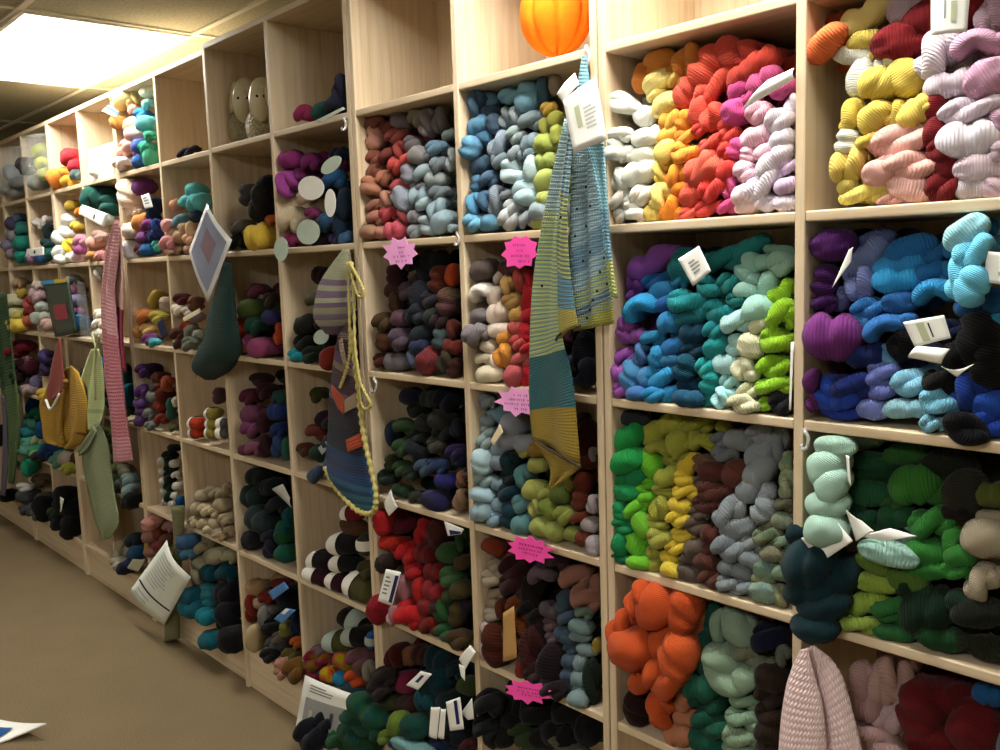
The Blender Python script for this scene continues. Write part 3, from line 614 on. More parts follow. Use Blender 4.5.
pack(3, 5, 'the scarlet cubby', """
b81c20 382 523 24 17 80|5c1828 405 521 29 26|c02818 394 543 28 26 -35|b81c22 424 532 27 18 80|4c2420 438 533 31 19 82|c01c20 409 554 24 22|701a1c 427 554 23 20|c82028 414 571 20 17|7a2020 435 572 20 18|2c1c14 386 563 22 17|c48890 405 588 27 17 80|c48c94 397 600 19 16|c89098 393 616 20 12 80|c02420 420 590 23 15 80|982428 435 591 23 20|8c1424 379 609 29 22 75 d-1|c41c24 409 615 28 27|902024 428 606 22 18|7a2018 430 625 22 19
2c5028 462 539 25 13 80|385c30 448 554 21 19|40683c 451 578 23 20|305c30 445 611 23 21 70|30603a 445 632 20 16|4c4424 460 591 19 18|4a3c20 457 615 25 16 80|281c2c 466 609 19 10 80|4c3820 457 640 24 18|4c3c20 462 563 15 14|3c4424 450 596 16 14|3c1c1c 440 608 22 16""")
pack(3, 6, 'the teal-and-tag cubby', """
4a1814 395 657 25 21 70|80502c 410 656 21 18|3c1818 422 656 20 18|8c2848 404 683 24 21|241c1c 383 677 22 19|0c2c34 440 660 28 25|0e3840 437 681 36 28 20|10424a 428 700 24 22|0c2a30 455 671 18 16|3c4c24 467 687 19 16|2a2024 377 690 22 19|383820 389 702 18 17|3a2420 408 705 21 19|0c2428 450 705 26 24
1e4c2c 366 712 42 22 -20 d-5 v|+ 1e4c2c 362 724 44 20 -8 d-5|+ 1e4c2c 350 730 26 20 30 d-5|1c4428 360 742 38 22 0 d-5 v|24502c 376 730 24 18 40 d-4 v|24502c 338 741 22 20 0 d-5|101820 314 736 38 30 10 d-6|141c20 326 722 22 18 0 d-4|6c8830 396 725 26 16 75 d-3|0e4038 414 728 26 21 0 d-2|688030 384 738 16 13 0 d-4|0c2028 440 728 24 20|0c1c24 457 732 30 25|1c2c54 444 746 32 15|4a2428 467 744 18 15|70a0a0 413 749 50 12 0 d-4|1c3a58 400 745 24 12 d-4""")
pack(4, 1, 'the cubby beside the pottery sheep', '8c2850 303 114 18 16|1c4440 321 111 20 15|24283a 337 104 22 20|28283a 340 88 26 16 80')
pack(4, 2, 'the cubby with round tags', """
8c2c70 290 160 24 17|7a2864 310 162 19 17|9c4090 287 184 24 22 60|8c3880 300 175 15 14|c8b89c 292 220 26 25|b89c88 304 199 18 13|8c3868 312 214 13 12|8a3058 292 240 15 14|2c5c8c 334 180 23 20|34587c 328 222 21 19|1c2c44 342 222 36 15 82|3c6088 346 239 14 12|1a2030 340 156 20 17|1c2838 344 204 30 14 82|3c3460 336 241 12 11|28202c 322 190 20 20|2a2430 320 238 20 16""")
pack(5, 2, 'the black-and-yellow cubby', '3c3834 248 195 21 17 80|1a1814 260 204 36 23 82|4c4840 242 228 23 17|1c1c18 238 241 19 16|c8a838 260 239 27 25 h|a85020 272 220 13 10|14120f 266 185 20 16')
pack(5, 3, 'the cubby behind the dark green sock', '5c2034 256 291 24 15|3c4c1c 251 310 25 20|1c4034 256 327 22 19|c84c1c 240 329 25 14 80|24244c 272 318 21 15|b44420 279 334 21 10 80|8c3c64 260 348 26 19|8c3c64 251 341 16 13|a87830 242 346 15 14|5c2040 275 348 15 12|2c2018 272 300 18 16')
pack(4, 3, 'the cubby behind the striped hat', '241414 322 276 19 17|4a4830 316 300 20 18|1c1c18 305 325 22 18|181818 305 342 23 16|108c9c 296 356 17 12|1c2c1c 312 356 20 17|7c2418 330 358 24 18 50|2c1c1c 334 300 26 20|201a18 330 325 30 22')
pack(4, 4, 'the cubby behind the patterned hat', '3c3c14 318 395 17 15|6a2c20 316 432 22 15|5c3420 304 450 15 13|1c3428 320 454 20 16|3c4c68 316 474 24 13 35|5c7080 314 487 14 9|2c1c28 327 420 22 18|2c2c38 334 444 24 20|302838 338 470 20 16')
pack(5, 4, 'the plum-and-blue cubby', """
2c1418 260 380 24 13|5c2438 250 398 19 17|3c1824 266 392 18 16|784060 251 414 20 17|80406c 252 429 21 18|3c1c24 266 420 23 15 80|8c5070 254 448 18 16|70304c 244 450 13 9|3a1c24 266 446 22 15 80|20346c 278 412 20 17|244c4c 281 398 15 15|1c3060 278 430 16 15|2c4470 279 446 22 15 80|2c5c4c 287 449 22 10 80""")
pack(5, 5, 'the slate cubby', '1c2420 258 477 24 17|243430 254 497 26 21|20282c 270 487 20 17|303c40 260 520 28 24|282830 252 539 20 18|20242c 278 505 24 20|302c44 270 548 21 15 80|18502c 284 533 25 17 80 v|145048 289 518 21 13 80 v|1c5c3c 285 554 19 17 v|242c34 268 534 20 16')
pack(4, 5, 'the banded cubby below the hat', """
801c24 352 514 24 15 8 bw_l|5c3a20 354 528 32 15 -8|1a1a1c 345 545 38 20 6 bw_l|1c1c20 345 564 34 16 8 bw_l|241820 322 562 34 19 8 bw_l|3c1824 318 577 34 15 -8 bw_l|3c1824 338 583 26 16 -8 bw_l|54502c 361 588 34 26 -12 bw_l|504828 366 570 16 17|3c3c38 366 544 16 22 0 bw_m""")
pack(4, 6, 'the multicoloured cubby', """
1c1412 352 620 28 20 -12 bg_r|14120f 358 637 36 18 12 bg_l|4c4c24 340 643 36 19 6 bg_l|2c60a8 371 640 18 10 80 bg_m|7c6070 320 651 19 11|7c1430 314 662 21 19 v|8a2040 328 659 21 18 v|a84830 344 661 21 17 v|6c4458 360 661 27 23 v|c0501c 330 675 19 17 v|2c5c64 322 671 15 13|1880b0 342 679 17 15|cc4c14 356 679 22 17|8c8878 369 671 22 13 80|24404c 354 690 28 13|7c1c34 312 678 18 14""")
pack(5, 6, 'the cubby with blue-labelled yarn', """
b08c64 256 588 18 15|782414 252 608 28 14 84|7a2018 266 598 18 12|bc9c84 260 603 12 11|141c28 288 598 26 20 80|84807c 266 617 24 18 70|504840 260 632 18 15|14140f 272 628 21 16|54585c 275 645 18 15|0e0e0c 268 656 16 13|c0a87c 254 638 27 15 82|74702c 286 630 16 13 80|1c2448 296 624 21 12 80|b05420 297 643 13 12|1c1418 288 643 14 12|60582c 292 655 18 16|b4806c 282 664 14 13 d-1|bc8874 281 673 14 13 d-2|6c4c1c 295 671 24 22 d-2|5c5048 280 640 16 14|6a1c18 280 586 24 13""")
pack(7, 1, 'the pastel top cubby', """
ead890 122 97 24 20|e8d080 137 92 17 11 80|f0ecd0 147 90 17 11|d8a090 133 109 13 10|2c80b8 141 115 16 12|80c8c8 147 104 14 10|e8d8b8 131 125 16 13|c88840 117 123 13 13|60b8c0 145 124 19 15|eac0b0 133 134 20 13|40a888 149 136 12 10|e8b0a0 128 146 18 12|4868b8 139 146 14 13|40b090 146 148 15 13|e0a898 124 153 16 12|3c70b8 139 161 13 12|48a888 149 158 17 11 80|f0d8d0 121 163 22 12|b86890 137 152 8 10""")
pack(6, 1, 'the bare top cubby', '241c28 188 152 32 9 8')
pack(8, 1, 'the glaring top cubby', 'e8e0d8 97 172 14 12')
pack(7, 2, 'the white-and-indigo cubby', """
f0dcc8 129 194 27 21 70|783c80 141 187 17 15|f0dcc8 133 211 15 13|1c2c44 152 209 24 15 80|d08848 141 222 17 15|803874 148 226 15 12|f4e4d4 131 231 17 15|243878 156 228 17 11 80|703c78 144 238 20 11|243468 154 237 14 12|40a090 157 246 10 10|e8e8f0 129 250 18 12 80|1c5c94 148 250 19 12|5c2840 140 250 12 10""")
pack(7, 3, 'the orange-and-violet cubby', 'a88c38 155 299 20 13 45|b8a090 165 304 13 10 80|b86c34 144 317 20 16|a8983c 157 318 16 13|d8b070 147 330 15 12|6c3470 149 340 14 11|3c98a0 153 343 10 9|b0783c 140 333 13 11')
pack(6, 2, 'the pink-and-turquoise cubby', """
58b0b4 194 191 16 14|+ 4c9ca0 197 203 18 17|+ 5c98a0 187 201 20 10 10|d89878 175 205 10 10|58808c 180 221 17 11 10|202c40 196 217 12 10|d8a0a0 167 225 14 12|d0b090 173 231 15 11|b09070 181 237 14 13|d4b48c 190 229 15 8 80|e0b090 189 239 13 10|d89098 167 243 18 13|e0b0a0 168 250 13 9|c09c80 179 250 14 8|c09078 190 249 14 9|c8a888 184 228 12 10""")
pack(6, 3, 'the cream-and-maroon cubby', '4c1818 181 300 17 12|e8dcc8 178 310 16 12|6c4430 194 304 15 11 80|502820 178 334 20 13|5c6454 192 335 19 14 80|646858 189 346 15 14|98988a 199 335 12 10|9c4828 187 327 13 11|e0d4c0 188 312 14 9|8c7a80 196 318 14 9 20|4c2a24 180 344 16 10')
pack(7, 4, 'the purple-and-rust cubby', """
54306c 143 371 14 13|2c2038 151 371 15 12 80|582018 159 378 15 11|a04c30 167 384 16 12 60|5c5450 154 387 12 10|603878 141 391 14 12|7c7c7c 153 397 13 11|602818 163 395 15 13 80|704c94 140 403 14 9|64407c 141 412 13 9|787c78 149 414 12 11|842c1c 161 407 13 12|7c2c1c 161 419 13 11|5c3874 140 421 12 10|6c706c 150 426 12 9|2c5848 171 409 21 10 82|d0c8b8 175 402 10 6 80|5c5c3c 173 428 9 8|6a2c20 160 387 12 10""")
pack(6, 4, 'the banded-ball cubby', """
c03c18 196 424 17 12 5 bw_l|b83818 196 433 17 11 5 bw_l|a0903c 212 414 15 11 5 bw_l|a89a40 213 424 15 11 5 bw_l|a0903c 212 433 15 11 5 bw_l|5c6060 222 424 13 10 5 bw_m|686c6c 222 433 13 11 5 bw_m|5c4048 218 396 16 10 80""")
pack(7, 5, 'the dark green and white cubby', """
12281f 172 449 11 9|12281f 168 457 12 11|142a22 170 467 12 11|12261f 169 477 12 11|12281f 170 487 12 11|12281f 170 497 11 11|e0dcd0 162 461 8 9|d8d4c8 174 464 9 8|d8d4c8 163 472 7 8|e0dcd0 176 475 9 8|d8d4c8 163 482 7 8|e0dcd0 177 486 9 8|d8d4c8 164 492 7 8|e0dcd0 175 496 8 8|d8d4c8 165 502 7 8|d8d0c4 172 504 8 7|1c5c8c 179 503 13 7 80""")
pack(6, 5, 'the cream roving cubby', """
b8a888 202 496 15 11|b8a88c 212 492 14 11|b4a484 220 493 13 11|b0a080 227 489 12 10 60|e0d0a8 207 510 20 13 5|c0b090 198 508 14 13|b8a888 222 505 15 14|d8c8a0 195 522 13 11|c8b890 205 524 16 14|c0b088 216 524 15 13|b8a888 225 520 13 12|b0a080 229 530 12 11|b8a484 219 535 14 10|d8ccac 209 530 14 10|c4b490 215 513 14 10""")
pack(7, 6, 'the pink-and-brown cubby', 'c08878 155 520 15 13|b88074 148 525 12 14 80|b4807c 168 527 13 12|6c3020 157 533 17 15|a07060 150 536 13 14|c0a040 147 546 15 6 80|803c40 157 545 16 13|7c5048 165 540 12 12|9c6c60 150 552 12 10')
pack(6, 6, 'the cream-and-teal cubby', """
34587c 185 536 18 15|b8b08c 199 545 19 17|4c7c94 186 553 15 14|c4bc98 214 556 27 15 15|b8b490 229 557 15 14|b0a888 200 563 16 14|c0b898 197 577 19 13 80|0c4c5c 210 573 18 17|0c4858 227 573 22 20|0c5468 190 597 20 18|3c8c9c 207 592 18 16|2c8090 207 605 17 14|107080 190 617 20 18|107c8c 205 623 17 15|146c7c 210 640 22 18 0 d-2|18141c 228 593 26 23|14101a 228 617 30 27 80|141018 231 640 25 23 0 d-2|125c6c 196 634 20 18""")
pack(8, 2, 'the name-card cubby', '205048 92 199 24 20 30|+ 1c4a44 102 196 26 22|+ 20544c 109 206 20 18 -40|d8a090 93 243 14 12|c08c50 92 256 14 10|d89098 101 256 12 10|e8c0b8 98 236 14 10|c0c8c8 108 219 10 10')
pack(8, 3, 'the cubby beside the lace scarf', 'c8c4bc 100 273 14 11 80|f0e8d8 100 315 12 11|f0e8d8 98 324 14 10|f0e8d8 99 334 15 11')
pack(8, 4, 'the blue-and-teal cubby', '4c78ac 103 364 14 11|7490c0 102 377 13 11|6888b4 102 389 12 10|a82c38 108 391 18 10 80|107c7c 126 376 24 10 82|0c6c80 128 395 22 10 82|2c4c60 107 402 14 12|405c40 128 412 14 10')
pack(8, 5, 'the sage-and-black cubby', '606830 108 433 14 13|787c40 107 447 14 12|94a060 113 469 16 14|a8a888 123 471 15 12|90a8a8 128 480 16 12|98a8a4 119 484 15 12|98b0b0 129 491 15 14 50|0c0c0c 131 501 16 16 d-1|707848 108 459 14 12|606c40 117 478 12 12')
pack(8, 6, 'the beige-and-navy cubby', 'b0a890 118 556 18 12 40|a8a080 121 547 16 12 40|b4ac98 117 567 14 12|242c4c 128 566 17 14|204c70 136 553 18 14|2c3840 133 540 16 14|1c1c2c 124 570 14 12|9c9880 126 552 12 10')
pack(9, 1, 'the orange-and-scarlet top cubby', 'b82830 69 157 19 17|a82430 75 166 13 12|e08830 57 178 20 18|e0a830 68 182 14 12|607070 76 175 12 11|d89030 66 172 14 10')
pack(9, 2, 'the white-and-yellow cubby', 'b89830 72 206 15 11|e8ecec 69 220 15 12|d0b040 77 227 14 11|f0f4ec 60 238 15 14|f4f4f0 66 233 13 13|e0c030 69 246 14 12 80|c888a0 80 241 15 12|b05c98 80 249 13 11|f0f0ec 60 252 16 13|e8ece8 60 261 15 9|e8c0d0 79 256 13 12|c08028 80 213 12 10|f0ece0 72 257 12 10')
pack(9, 3, 'the cubby behind the dark book', '9ca0a0 72 281 14 13|7c5060 74 291 12 12|9088b0 75 300 12 12|a868a0 74 312 12 11|1c4468 76 324 18 15|40a0d8 75 319 14 8')
pack(9, 4, 'the cubby above the mustard sweater', '5c4038 84 383 13 12|6c5c54 82 374 12 10')
pack(10, 1, 'the cubby of plastic bags', 'a8b830 39 151 15 12|b8c040 41 163 16 13|98a038 44 174 14 11|3c3438 25 166 17 16|8c8c84 36 183 14 14')
pack(11, 1, 'the far cubby of plastic bags', '8c94a0 12 173 14 16|2c3040 16 183 14 11|989890 14 193 16 10|808880 6 190 12 10')
pack(10, 2, 'the cubby with the white bow', 'd0c8c4 38 224 14 9 -30|d0c8c4 45 222 14 9 40|1c2828 48 233 18 10 70|3c68a0 41 257 13 11|906c88 33 259 11 10|18544c 49 253 15 11|203c40 48 244 14 12')
pack(10, 3, 'the grey-pink cubby', 'a88c90 37 296 14 15|a8b0a8 41 307 13 12|b8b8a8 43 317 14 13|c8a8a0 48 325 14 12|b0a498 38 286 12 10|98a090 36 318 10 12')
pack(10, 4, 'the cubby behind the salmon cloth', '4a3c70 45 357 12 14|c0a030 43 395 12 12|3c3050 44 370 10 12')
pack(10, 5, 'the navy-and-lime cubby', '1c3c68 48 452 17 18|6c9c88 57 451 14 12|70a08c 57 462 15 13|c0b0a0 66 459 13 14|a8a840 68 469 11 12|5c3018 76 460 15 12 80|508868 60 456 12 10')
pack(10, 6, 'the black-yarn cubby', '101414 62 499 24 17 80 h d0|101212 69 528 23 16 80 h d0|121616 60 520 22 20|283820 55 513 15 12|0e1010 72 508 24 20')
pack(11, 2, 'the mauve-and-teal cubby', '44405c 13 224 14 13|807c84 13 236 14 12|2c7068 22 229 17 14|1c8070 21 243 15 14|8c7c84 13 254 14 12|107868 21 257 15 11|6c687c 8 246 12 12|50708c 18 218 12 10')
pack(11, 3, 'the yellow-and-rust cubby', 'c0a080 19 283 13 11|c8a84c 23 293 15 12|c8c4a0 12 301 14 13|a84c48 29 304 14 11 80|c8b850 16 315 15 12|d0b840 18 326 14 12|b05c40 28 321 13 12|7c2c28 30 312 12 11|d0c898 12 312 12 12|c8b860 12 325 12 12')
pack(11, 4, 'the crimson-and-mauve cubby', '7c1c28 20 348 21 15|841c2c 12 352 16 12|b07880 25 360 18 9|4c1424 30 368 15 13|a0888c 24 380 14 12|a89490 26 390 14 10|8078a0 34 384 16 8 70|2c1420 17 378 15 13|3c1824 18 366 14 12')
pack(11, 5, 'the sea-green cubby', '50a088 32 423 16 15|2c8890 24 433 14 11|1c7050 37 414 14 14|144c78 33 405 18 12 50|60b090 24 442 15 13|b0c098 39 441 16 13|5ca08c 24 451 13 12|2c9068 36 452 15 13|209068 28 467 20 12 82 d-1|2c2824 40 469 17 12|8cb060 36 459 12 10|184c80 42 430 16 12 60')
pack(11, 6, 'the charcoal cubby', '64543c 40 481 16 13|3c3c40 23 496 16 14|606068 30 502 13 13|16120f 42 509 26 18 80|6c6860 43 499 14 15|48484c 25 510 14 12|505058 28 518 14 12|b8b8b0 20 486 15 9|a88c50 13 492 17 12 70|706c64 38 520 12 12')
pack(12, 5, 'the far black cubby', '141618 2 450 16 16|1c2020 3 470 18 20|202428 2 486 14 14')
pack(12, 6, 'the far lime cubby', '70b030 2 494 12 12|181c18 3 508 14 12')
pack(12, 4, 'the farthest cubby', 'a0b070 2 420 12 12|88a060 2 432 12 10')
build_yarn()
# ------------------------------------------------------------------ knitwear, signs, tags and ornaments
def knit(name, stops, pitch=0.006, axis=1, stripes=None, slant=0.0, strength=0.8):
    """stocking stitch; stops are constant bands along the piece"""
    m, nt, b = new_mat(name, 0.92, 0.08)
    b.inputs['Sheen Weight'].default_value = 0.1
    uv = N(nt, 'ShaderNodeUVMap', uv_map='UVMap'); bd = N(nt, 'ShaderNodeUVMap', uv_map='band')
    s = N(nt, 'ShaderNodeSeparateXYZ'); L(nt, uv.outputs[0], s.inputs[0])
    g = N(nt, 'ShaderNodeSeparateXYZ'); L(nt, bd.outputs[0], g.inputs[0])
    k = 2*PI/pitch
    cu = mathn(nt, 'SINE', mathn(nt, 'MULTIPLY', s.outputs[0], k))
    tilt = mathn(nt, 'MULTIPLY', mathn(nt, 'ABSOLUTE', cu), 2.0)
    cv = mathn(nt, 'SINE', mathn(nt, 'ADD', mathn(nt, 'MULTIPLY', s.outputs[1], k*1.15), tilt))
    h = mathn(nt, 'ADD', mathn(nt, 'MULTIPLY', cv, 0.5), mathn(nt, 'MULTIPLY', mathn(nt, 'ABSOLUTE', cu), 0.8))
    bump(nt, b, h, strength, 0.0022)
    v = mathn(nt, 'ADD', g.outputs[1], mathn(nt, 'MULTIPLY', g.outputs[0], slant))
    if len(stops) == 1:
        base = N(nt, 'ShaderNodeRGB'); base.outputs[0].default_value = (*hx(stops[0][1]), 1); col = base.outputs[0]
    else:
        col = ramp(nt, v, [(p, hx(c)) for p, c in stops], 'CONSTANT')
    if stripes:                                   # narrow stripes worked in a second yarn
        c2, per, w0, w1 = stripes
        st = mathn(nt, 'FRACT', mathn(nt, 'MULTIPLY', mathn(nt, 'ADD', s.outputs[1], mathn(nt, 'MULTIPLY', s.outputs[0], slant*2.0)), 1/per))
        f = mathn(nt, 'GREATER_THAN', st, 0.55)
        f = mathn(nt, 'MULTIPLY', f, mathn(nt, 'LESS_THAN', v, w1)); f = mathn(nt, 'MULTIPLY', f, mathn(nt, 'GREATER_THAN', v, w0))
        mx = N(nt, 'ShaderNodeMix', data_type='RGBA'); L(nt, f, mx.inputs[0]); L(nt, col, mx.inputs[6]); mx.inputs[7].default_value = (*hx(c2), 1); col = mx.outputs[2]
    L(nt, col, b.inputs['Base Color']); return m
def finish(o, band, thick=0.0, sub=0):
    bl = o.data.uv_layers.new(name='band')
    li = np.zeros(len(o.data.loops), dtype=np.int32); o.data.loops.foreach_get('vertex_index', li)
    bl.data.foreach_set('uv', np.asarray(band, dtype=np.float32)[li].ravel())
    if thick:
        md = o.modifiers.new('thickness', 'SOLIDIFY'); md.thickness = thick; md.offset = 0
    return o
def edges_(Lp, Rp, n):
    return smoothline(Lp, n), smoothline(Rp, n)
def cloth(name, Lp, Rp, Y, mat, parent=None, n=36, m=14, folds=1.5, amp=0.006, thick=0.004, seed=0, dy=0.0):
    """hanging knitted panel between two surveyed edges; Y is how far it hangs from the shelf front"""
    r_ = random.Random(seed); ph = r_.uniform(0, 6)
    l, r = edges_(Lp, Rp, n); V, U, B, F = [], [], [], []; dl = 0; prev = None
    for i in range(n):
        t = i/(n-1); y0 = Y + dy*t
        a, b = at(l[i][0], l[i][1], y0), at(r[i][0], r[i][1], y0)
        if prev is not None: dl += np.linalg.norm((a+b)/2-prev)
        prev = (a+b)/2; wd = np.linalg.norm(b-a)
        for j in range(m):
            u = j/(m-1); p = a + (b-a)*u
            p = p + np.array([0, -1., 0])*(amp*math.sin(folds*2*PI*u + ph + 1.5*t)*min(1, 0.25+t*2))
            V.append(p); U.append((u*wd, dl)); B.append((u, t))
    for i in range(n-1):
        for j in range(m-1): F.append((i*m+j, (i+1)*m+j, (i+1)*m+j+1, i*m+j+1))
    return finish(mesh_obj(name, V, F, mat, parent, U, True), B, thick)
def loft(name, Lp, Rp, Y, mat, parent=None, n=30, m=22, ratio=0.5, lump=0.0, seed=0, dy=0.0, cap=True):
    """stuffed or tubular knit: an oval ring for every row between two surveyed edges"""
    l, r = edges_(Lp, Rp, n); V, U, B, F = [], [], [], []; dl = 0; prev = None
    for i in range(n):
        t = i/(n-1); y0 = Y + dy*t
        a, b = at(l[i][0], l[i][1], y0), at(r[i][0], r[i][1], y0); c = (a+b)/2; hw = (b-a)/2; R = np.linalg.norm(hw)
        if prev is not None: dl += np.linalg.norm(c-prev)
        prev = c
        for j in range(m):
            th = 2*PI*j/(m-1)
            g = 1 + lump*math.sin(3*th+seed+4*t) + lump*0.5*math.sin(7*th-9*t)
            V.append(c - hw*math.cos(th)*g + np.array([0, -1., 0])*(math.sin(th)*R*ratio*g)); U.append((th*R, dl)); B.append((j/(m-1), t))
    for i in range(n-1):
        for j in range(m-1): F.append((i*m+j, (i+1)*m+j, (i+1)*m+j+1, i*m+j+1))
    if cap: F.append(tuple(range(m-1))); F.append(tuple(range((n-1)*m, n*m-1))[::-1])
    return finish(mesh_obj(name, V, F, mat, parent, U, True), B)
def cord(name, pts, Y, rpx, mat, parent=None, n=40, bumps=0):
    P = [at(p[0], p[1], p[2] if len(p) > 2 else Y) for p in smoothline([tuple(q) + ((Y,) if len(q) == 2 else ()) for q in pts], n)]
    r = rpx*dist(P[n//2])/FPX
    V, F, U = tube(P, r, 8, (lambda t: 1+0.3*math.sin(t*bumps*2*PI)) if bumps else None)
    o = mesh_obj(name, V, F, mat, parent, U, True); return finish(o, [(u[1], u[0]) for u in U])
def disc_at(px, py, Y, r_, mat, name, parent=None): pass
def sheet(name, q, Y, mat, label=None, cat='tag', group=None, parent=None, bend=0.0, thick=0.0008, n=8, ys=None, marks=(), fold=0.0):
    """card or paper: q = four surveyed corners in order; marks = (u0,v0,u1,v1,material,part name)"""
    ys = ys or [Y]*4; c = [at(x, y, yy) for (x, y), yy in zip(q, ys)]
    nrm = np.cross(c[1]-c[0], c[3]-c[0]); nrm /= np.linalg.norm(nrm)
    if nrm[1] > 0: nrm = -nrm
    size = np.linalg.norm(c[2]-c[0])
    def P(u, v, lift=0.0):
        p = (c[0]*(1-u)+c[1]*u)*(1-v) + (c[3]*(1-u)+c[2]*u)*v
        return p + nrm*(bend*size*math.sin(PI*u)*(1-0.3*v) + fold*size*math.sin(2*PI*v) + lift)
    def patch(u0, v0, u1, v1, nm, mt, par, lift, th, k=n):
        V = [P(u0+(u1-u0)*j/k, v0+(v1-v0)*i/k, lift) for i in range(k+1) for j in range(k+1)]
        F = [(i*(k+1)+j, i*(k+1)+j+1, (i+1)*(k+1)+j+1, (i+1)*(k+1)+j) for i in range(k) for j in range(k)]
        o = mesh_obj(nm, V, F, mt, par, [(j/k, i/k) for i in range(k+1) for j in range(k+1)], True)
        if th: md = o.modifiers.new('thickness', 'SOLIDIFY'); md.thickness = th; md.offset = 0
        return o
    o = patch(0, 0, 1, 1, name, mat, parent, 0, thick)
    if label: tag(o, label, cat, group)
    for (u0, v0, u1, v1, mt, nm) in marks: patch(u0, v0, u1, v1, nm, mt, o, 0.0012, 0, 6)
    return o
def lines_(u0, u1, v0, v1, k, mat, nm='printed_line', seed=1):
    r_ = random.Random(seed); h = (v1-v0)/k
    return [(u0, v0+i*h, u0+(u1-u0)*r_.uniform(.6, 1), v0+i*h+h*0.4, mat, nm) for i in range(k)]
def ellip(name, px, py, w, h, Y, mat, parent=None, ang=0, depth=1.0, nu=24, nv=18, f=None):
    p = at(px, py, Y); s = FPX/dist(p); a, r = w/2/s, h/2/s; ca, sa = math.cos(math.radians(ang)), math.sin(math.radians(ang))
    V, F, U = [], [], []
    for i in range(nv+1):
        la = -PI/2 + PI*i/nv
        for j in range(nu):
            lo = 2*PI*j/nu; g = f(lo, la) if f else 1.0
            x, y, z = a*g*math.cos(la)*math.cos(lo), min(a, r)*depth*g*math.cos(la)*math.sin(lo), r*g*math.sin(la)
            V.append(p + np.array([x*ca - z*sa, y, x*sa + z*ca])); U.append((j/nu, i/nv))
    for i in range(nv):
        for j in range(nu): F.append((i*nu+j, i*nu+(j+1) % nu, (i+1)*nu+(j+1) % nu, (i+1)*nu+j))
    return mesh_obj(name, V, F, mat, parent, U, True)
M_PALEINK = plain('faint_print', 'b4b8b6', 0.7, 0.1)
# ---- the long striped shawl on the post between two units
sh = empty('striped_shawl', label='long striped knitted shawl in blue, lime and mustard hung over the post', cat='shawl')
K1 = knit('shawl_front_knit', [(0, 'a8c0c8'), (.24, 'b0bc80'), (.70, '33646c'), (.87, '9c8430')], stripes=('7c948c', .0085, .03, .70), slant=-0.02)
K2 = knit('shawl_middle_knit', [(0, '8cacbc'), (.33, 'a8b060'), (.66, '5890a8'), (.83, 'a49a48')], stripes=('586c74', .009, .02, .83), slant=-0.04)
K3 = knit('shawl_back_knit', [(0, 'a8c4cc'), (.40, '98b4c0'), (.60, '5c84a0'), (.70, '98b4c0'), (.78, 'a4b070'), (.88, '52687c'), (.94, '9a9a48')], stripes=('7c949c', .010, .30, 1.0), slant=0.12)
K4 = knit('shawl_lace_knit', [(0, '84b4c4'), (.55, '7098ac'), (.8, 'a4b070')], pitch=0.008)
KB = knit('shawl_brown_edge', [(0, '4c3828')])
cloth('back_fold', [(578, 92), (573, 160), (571, 230), (573, 290), (577, 331)], [(597, 92), (604, 160), (609, 220), (613, 280), (616, 323)], -0.035, K3, sh, folds=2.0, amp=0.010, seed=2)
cloth('front_fold', [(566, 118), (553, 180), (542, 240), (535, 290), (532, 345), (531, 400), (533, 440)], [(573, 118), (566, 180), (560, 240), (562, 290), (564, 335), (574, 380), (581, 466)], -0.042, K1, sh, n=50, folds=1.0, amp=0.010, seed=3)
cloth('folded_corner', [(533, 440), (541, 452), (549, 465), (551, 476), (550, 489)], [(581, 466), (582, 467), (579, 469), (568, 478), (552, 489)], -0.046, knit('shawl_corner_knit', [(0, '9c8430')]), sh, n=14, amp=0.004)
cord('edge', [(533, 439), (545, 447), (560, 456), (581, 467)], -0.052, 1.2, KB, sh)
cloth('middle_fold', [(572, 108), (561, 170), (553, 230), (552, 290), (556, 340)], [(576, 108), (573, 170), (571, 230), (575, 290), (580, 326)], -0.060, K2, sh, folds=0.6, amp=0.012, seed=5)
cord('edge', [(556, 341), (558, 336), (568, 329), (580, 326)], -0.062, 1.2, KB, sh)
cloth('lace_edge', [(580, 130), (592, 160), (600, 200), (606, 250), (611, 296)], [(603, 126), (606, 160), (609, 200), (612, 250), (618, 298)], -0.055, K4, sh, folds=1.0, amp=0.006, seed=4)
loft('neck', [(582, 56), (580, 70), (577, 92), (575, 115)], [(587, 56), (588, 70), (591, 92), (600, 118)], -0.030, K4, sh, ratio=0.5)
M_HOLE = plain('dark_eyelet', '14181c', 0.9, 0.1)
for x, y in ((586,187),(590,206),(577,209),(586,226),(575,236),(561,217),(590,252),(583,261),(600,272),(597,291),(593,300),(590,310),(587,318),(574,321),(562,294),(542,286),(604,258),(607,284)):
    ellip('eyelet', x, y, 3.0, 3.0, -0.066, M_HOLE, sh, depth=0.5, nu=8, nv=6)
M_PHOTO = plain('faded_photo_print', 'b4bc9c', 0.5, 0.3)
sheet('pattern_page', [(563, 101), (596, 77), (607, 140), (574, 153)], -0.072, M_PAPER, 'white pattern page in a sleeve pinned over the top of the striped shawl', 'pattern page', bend=0.03,
      marks=[(.30, .25, .46, .62, M_PHOTO, 'printed_picture')] + lines_(.55, .9, .35, .75, 6, M_PALEINK))
sheet('paper_slip', [(557, 94), (575, 73), (579, 84), (564, 104)], -0.066, M_PAPER, 'curled white slip behind the page on the striped shawl', 'paper', bend=0.08)
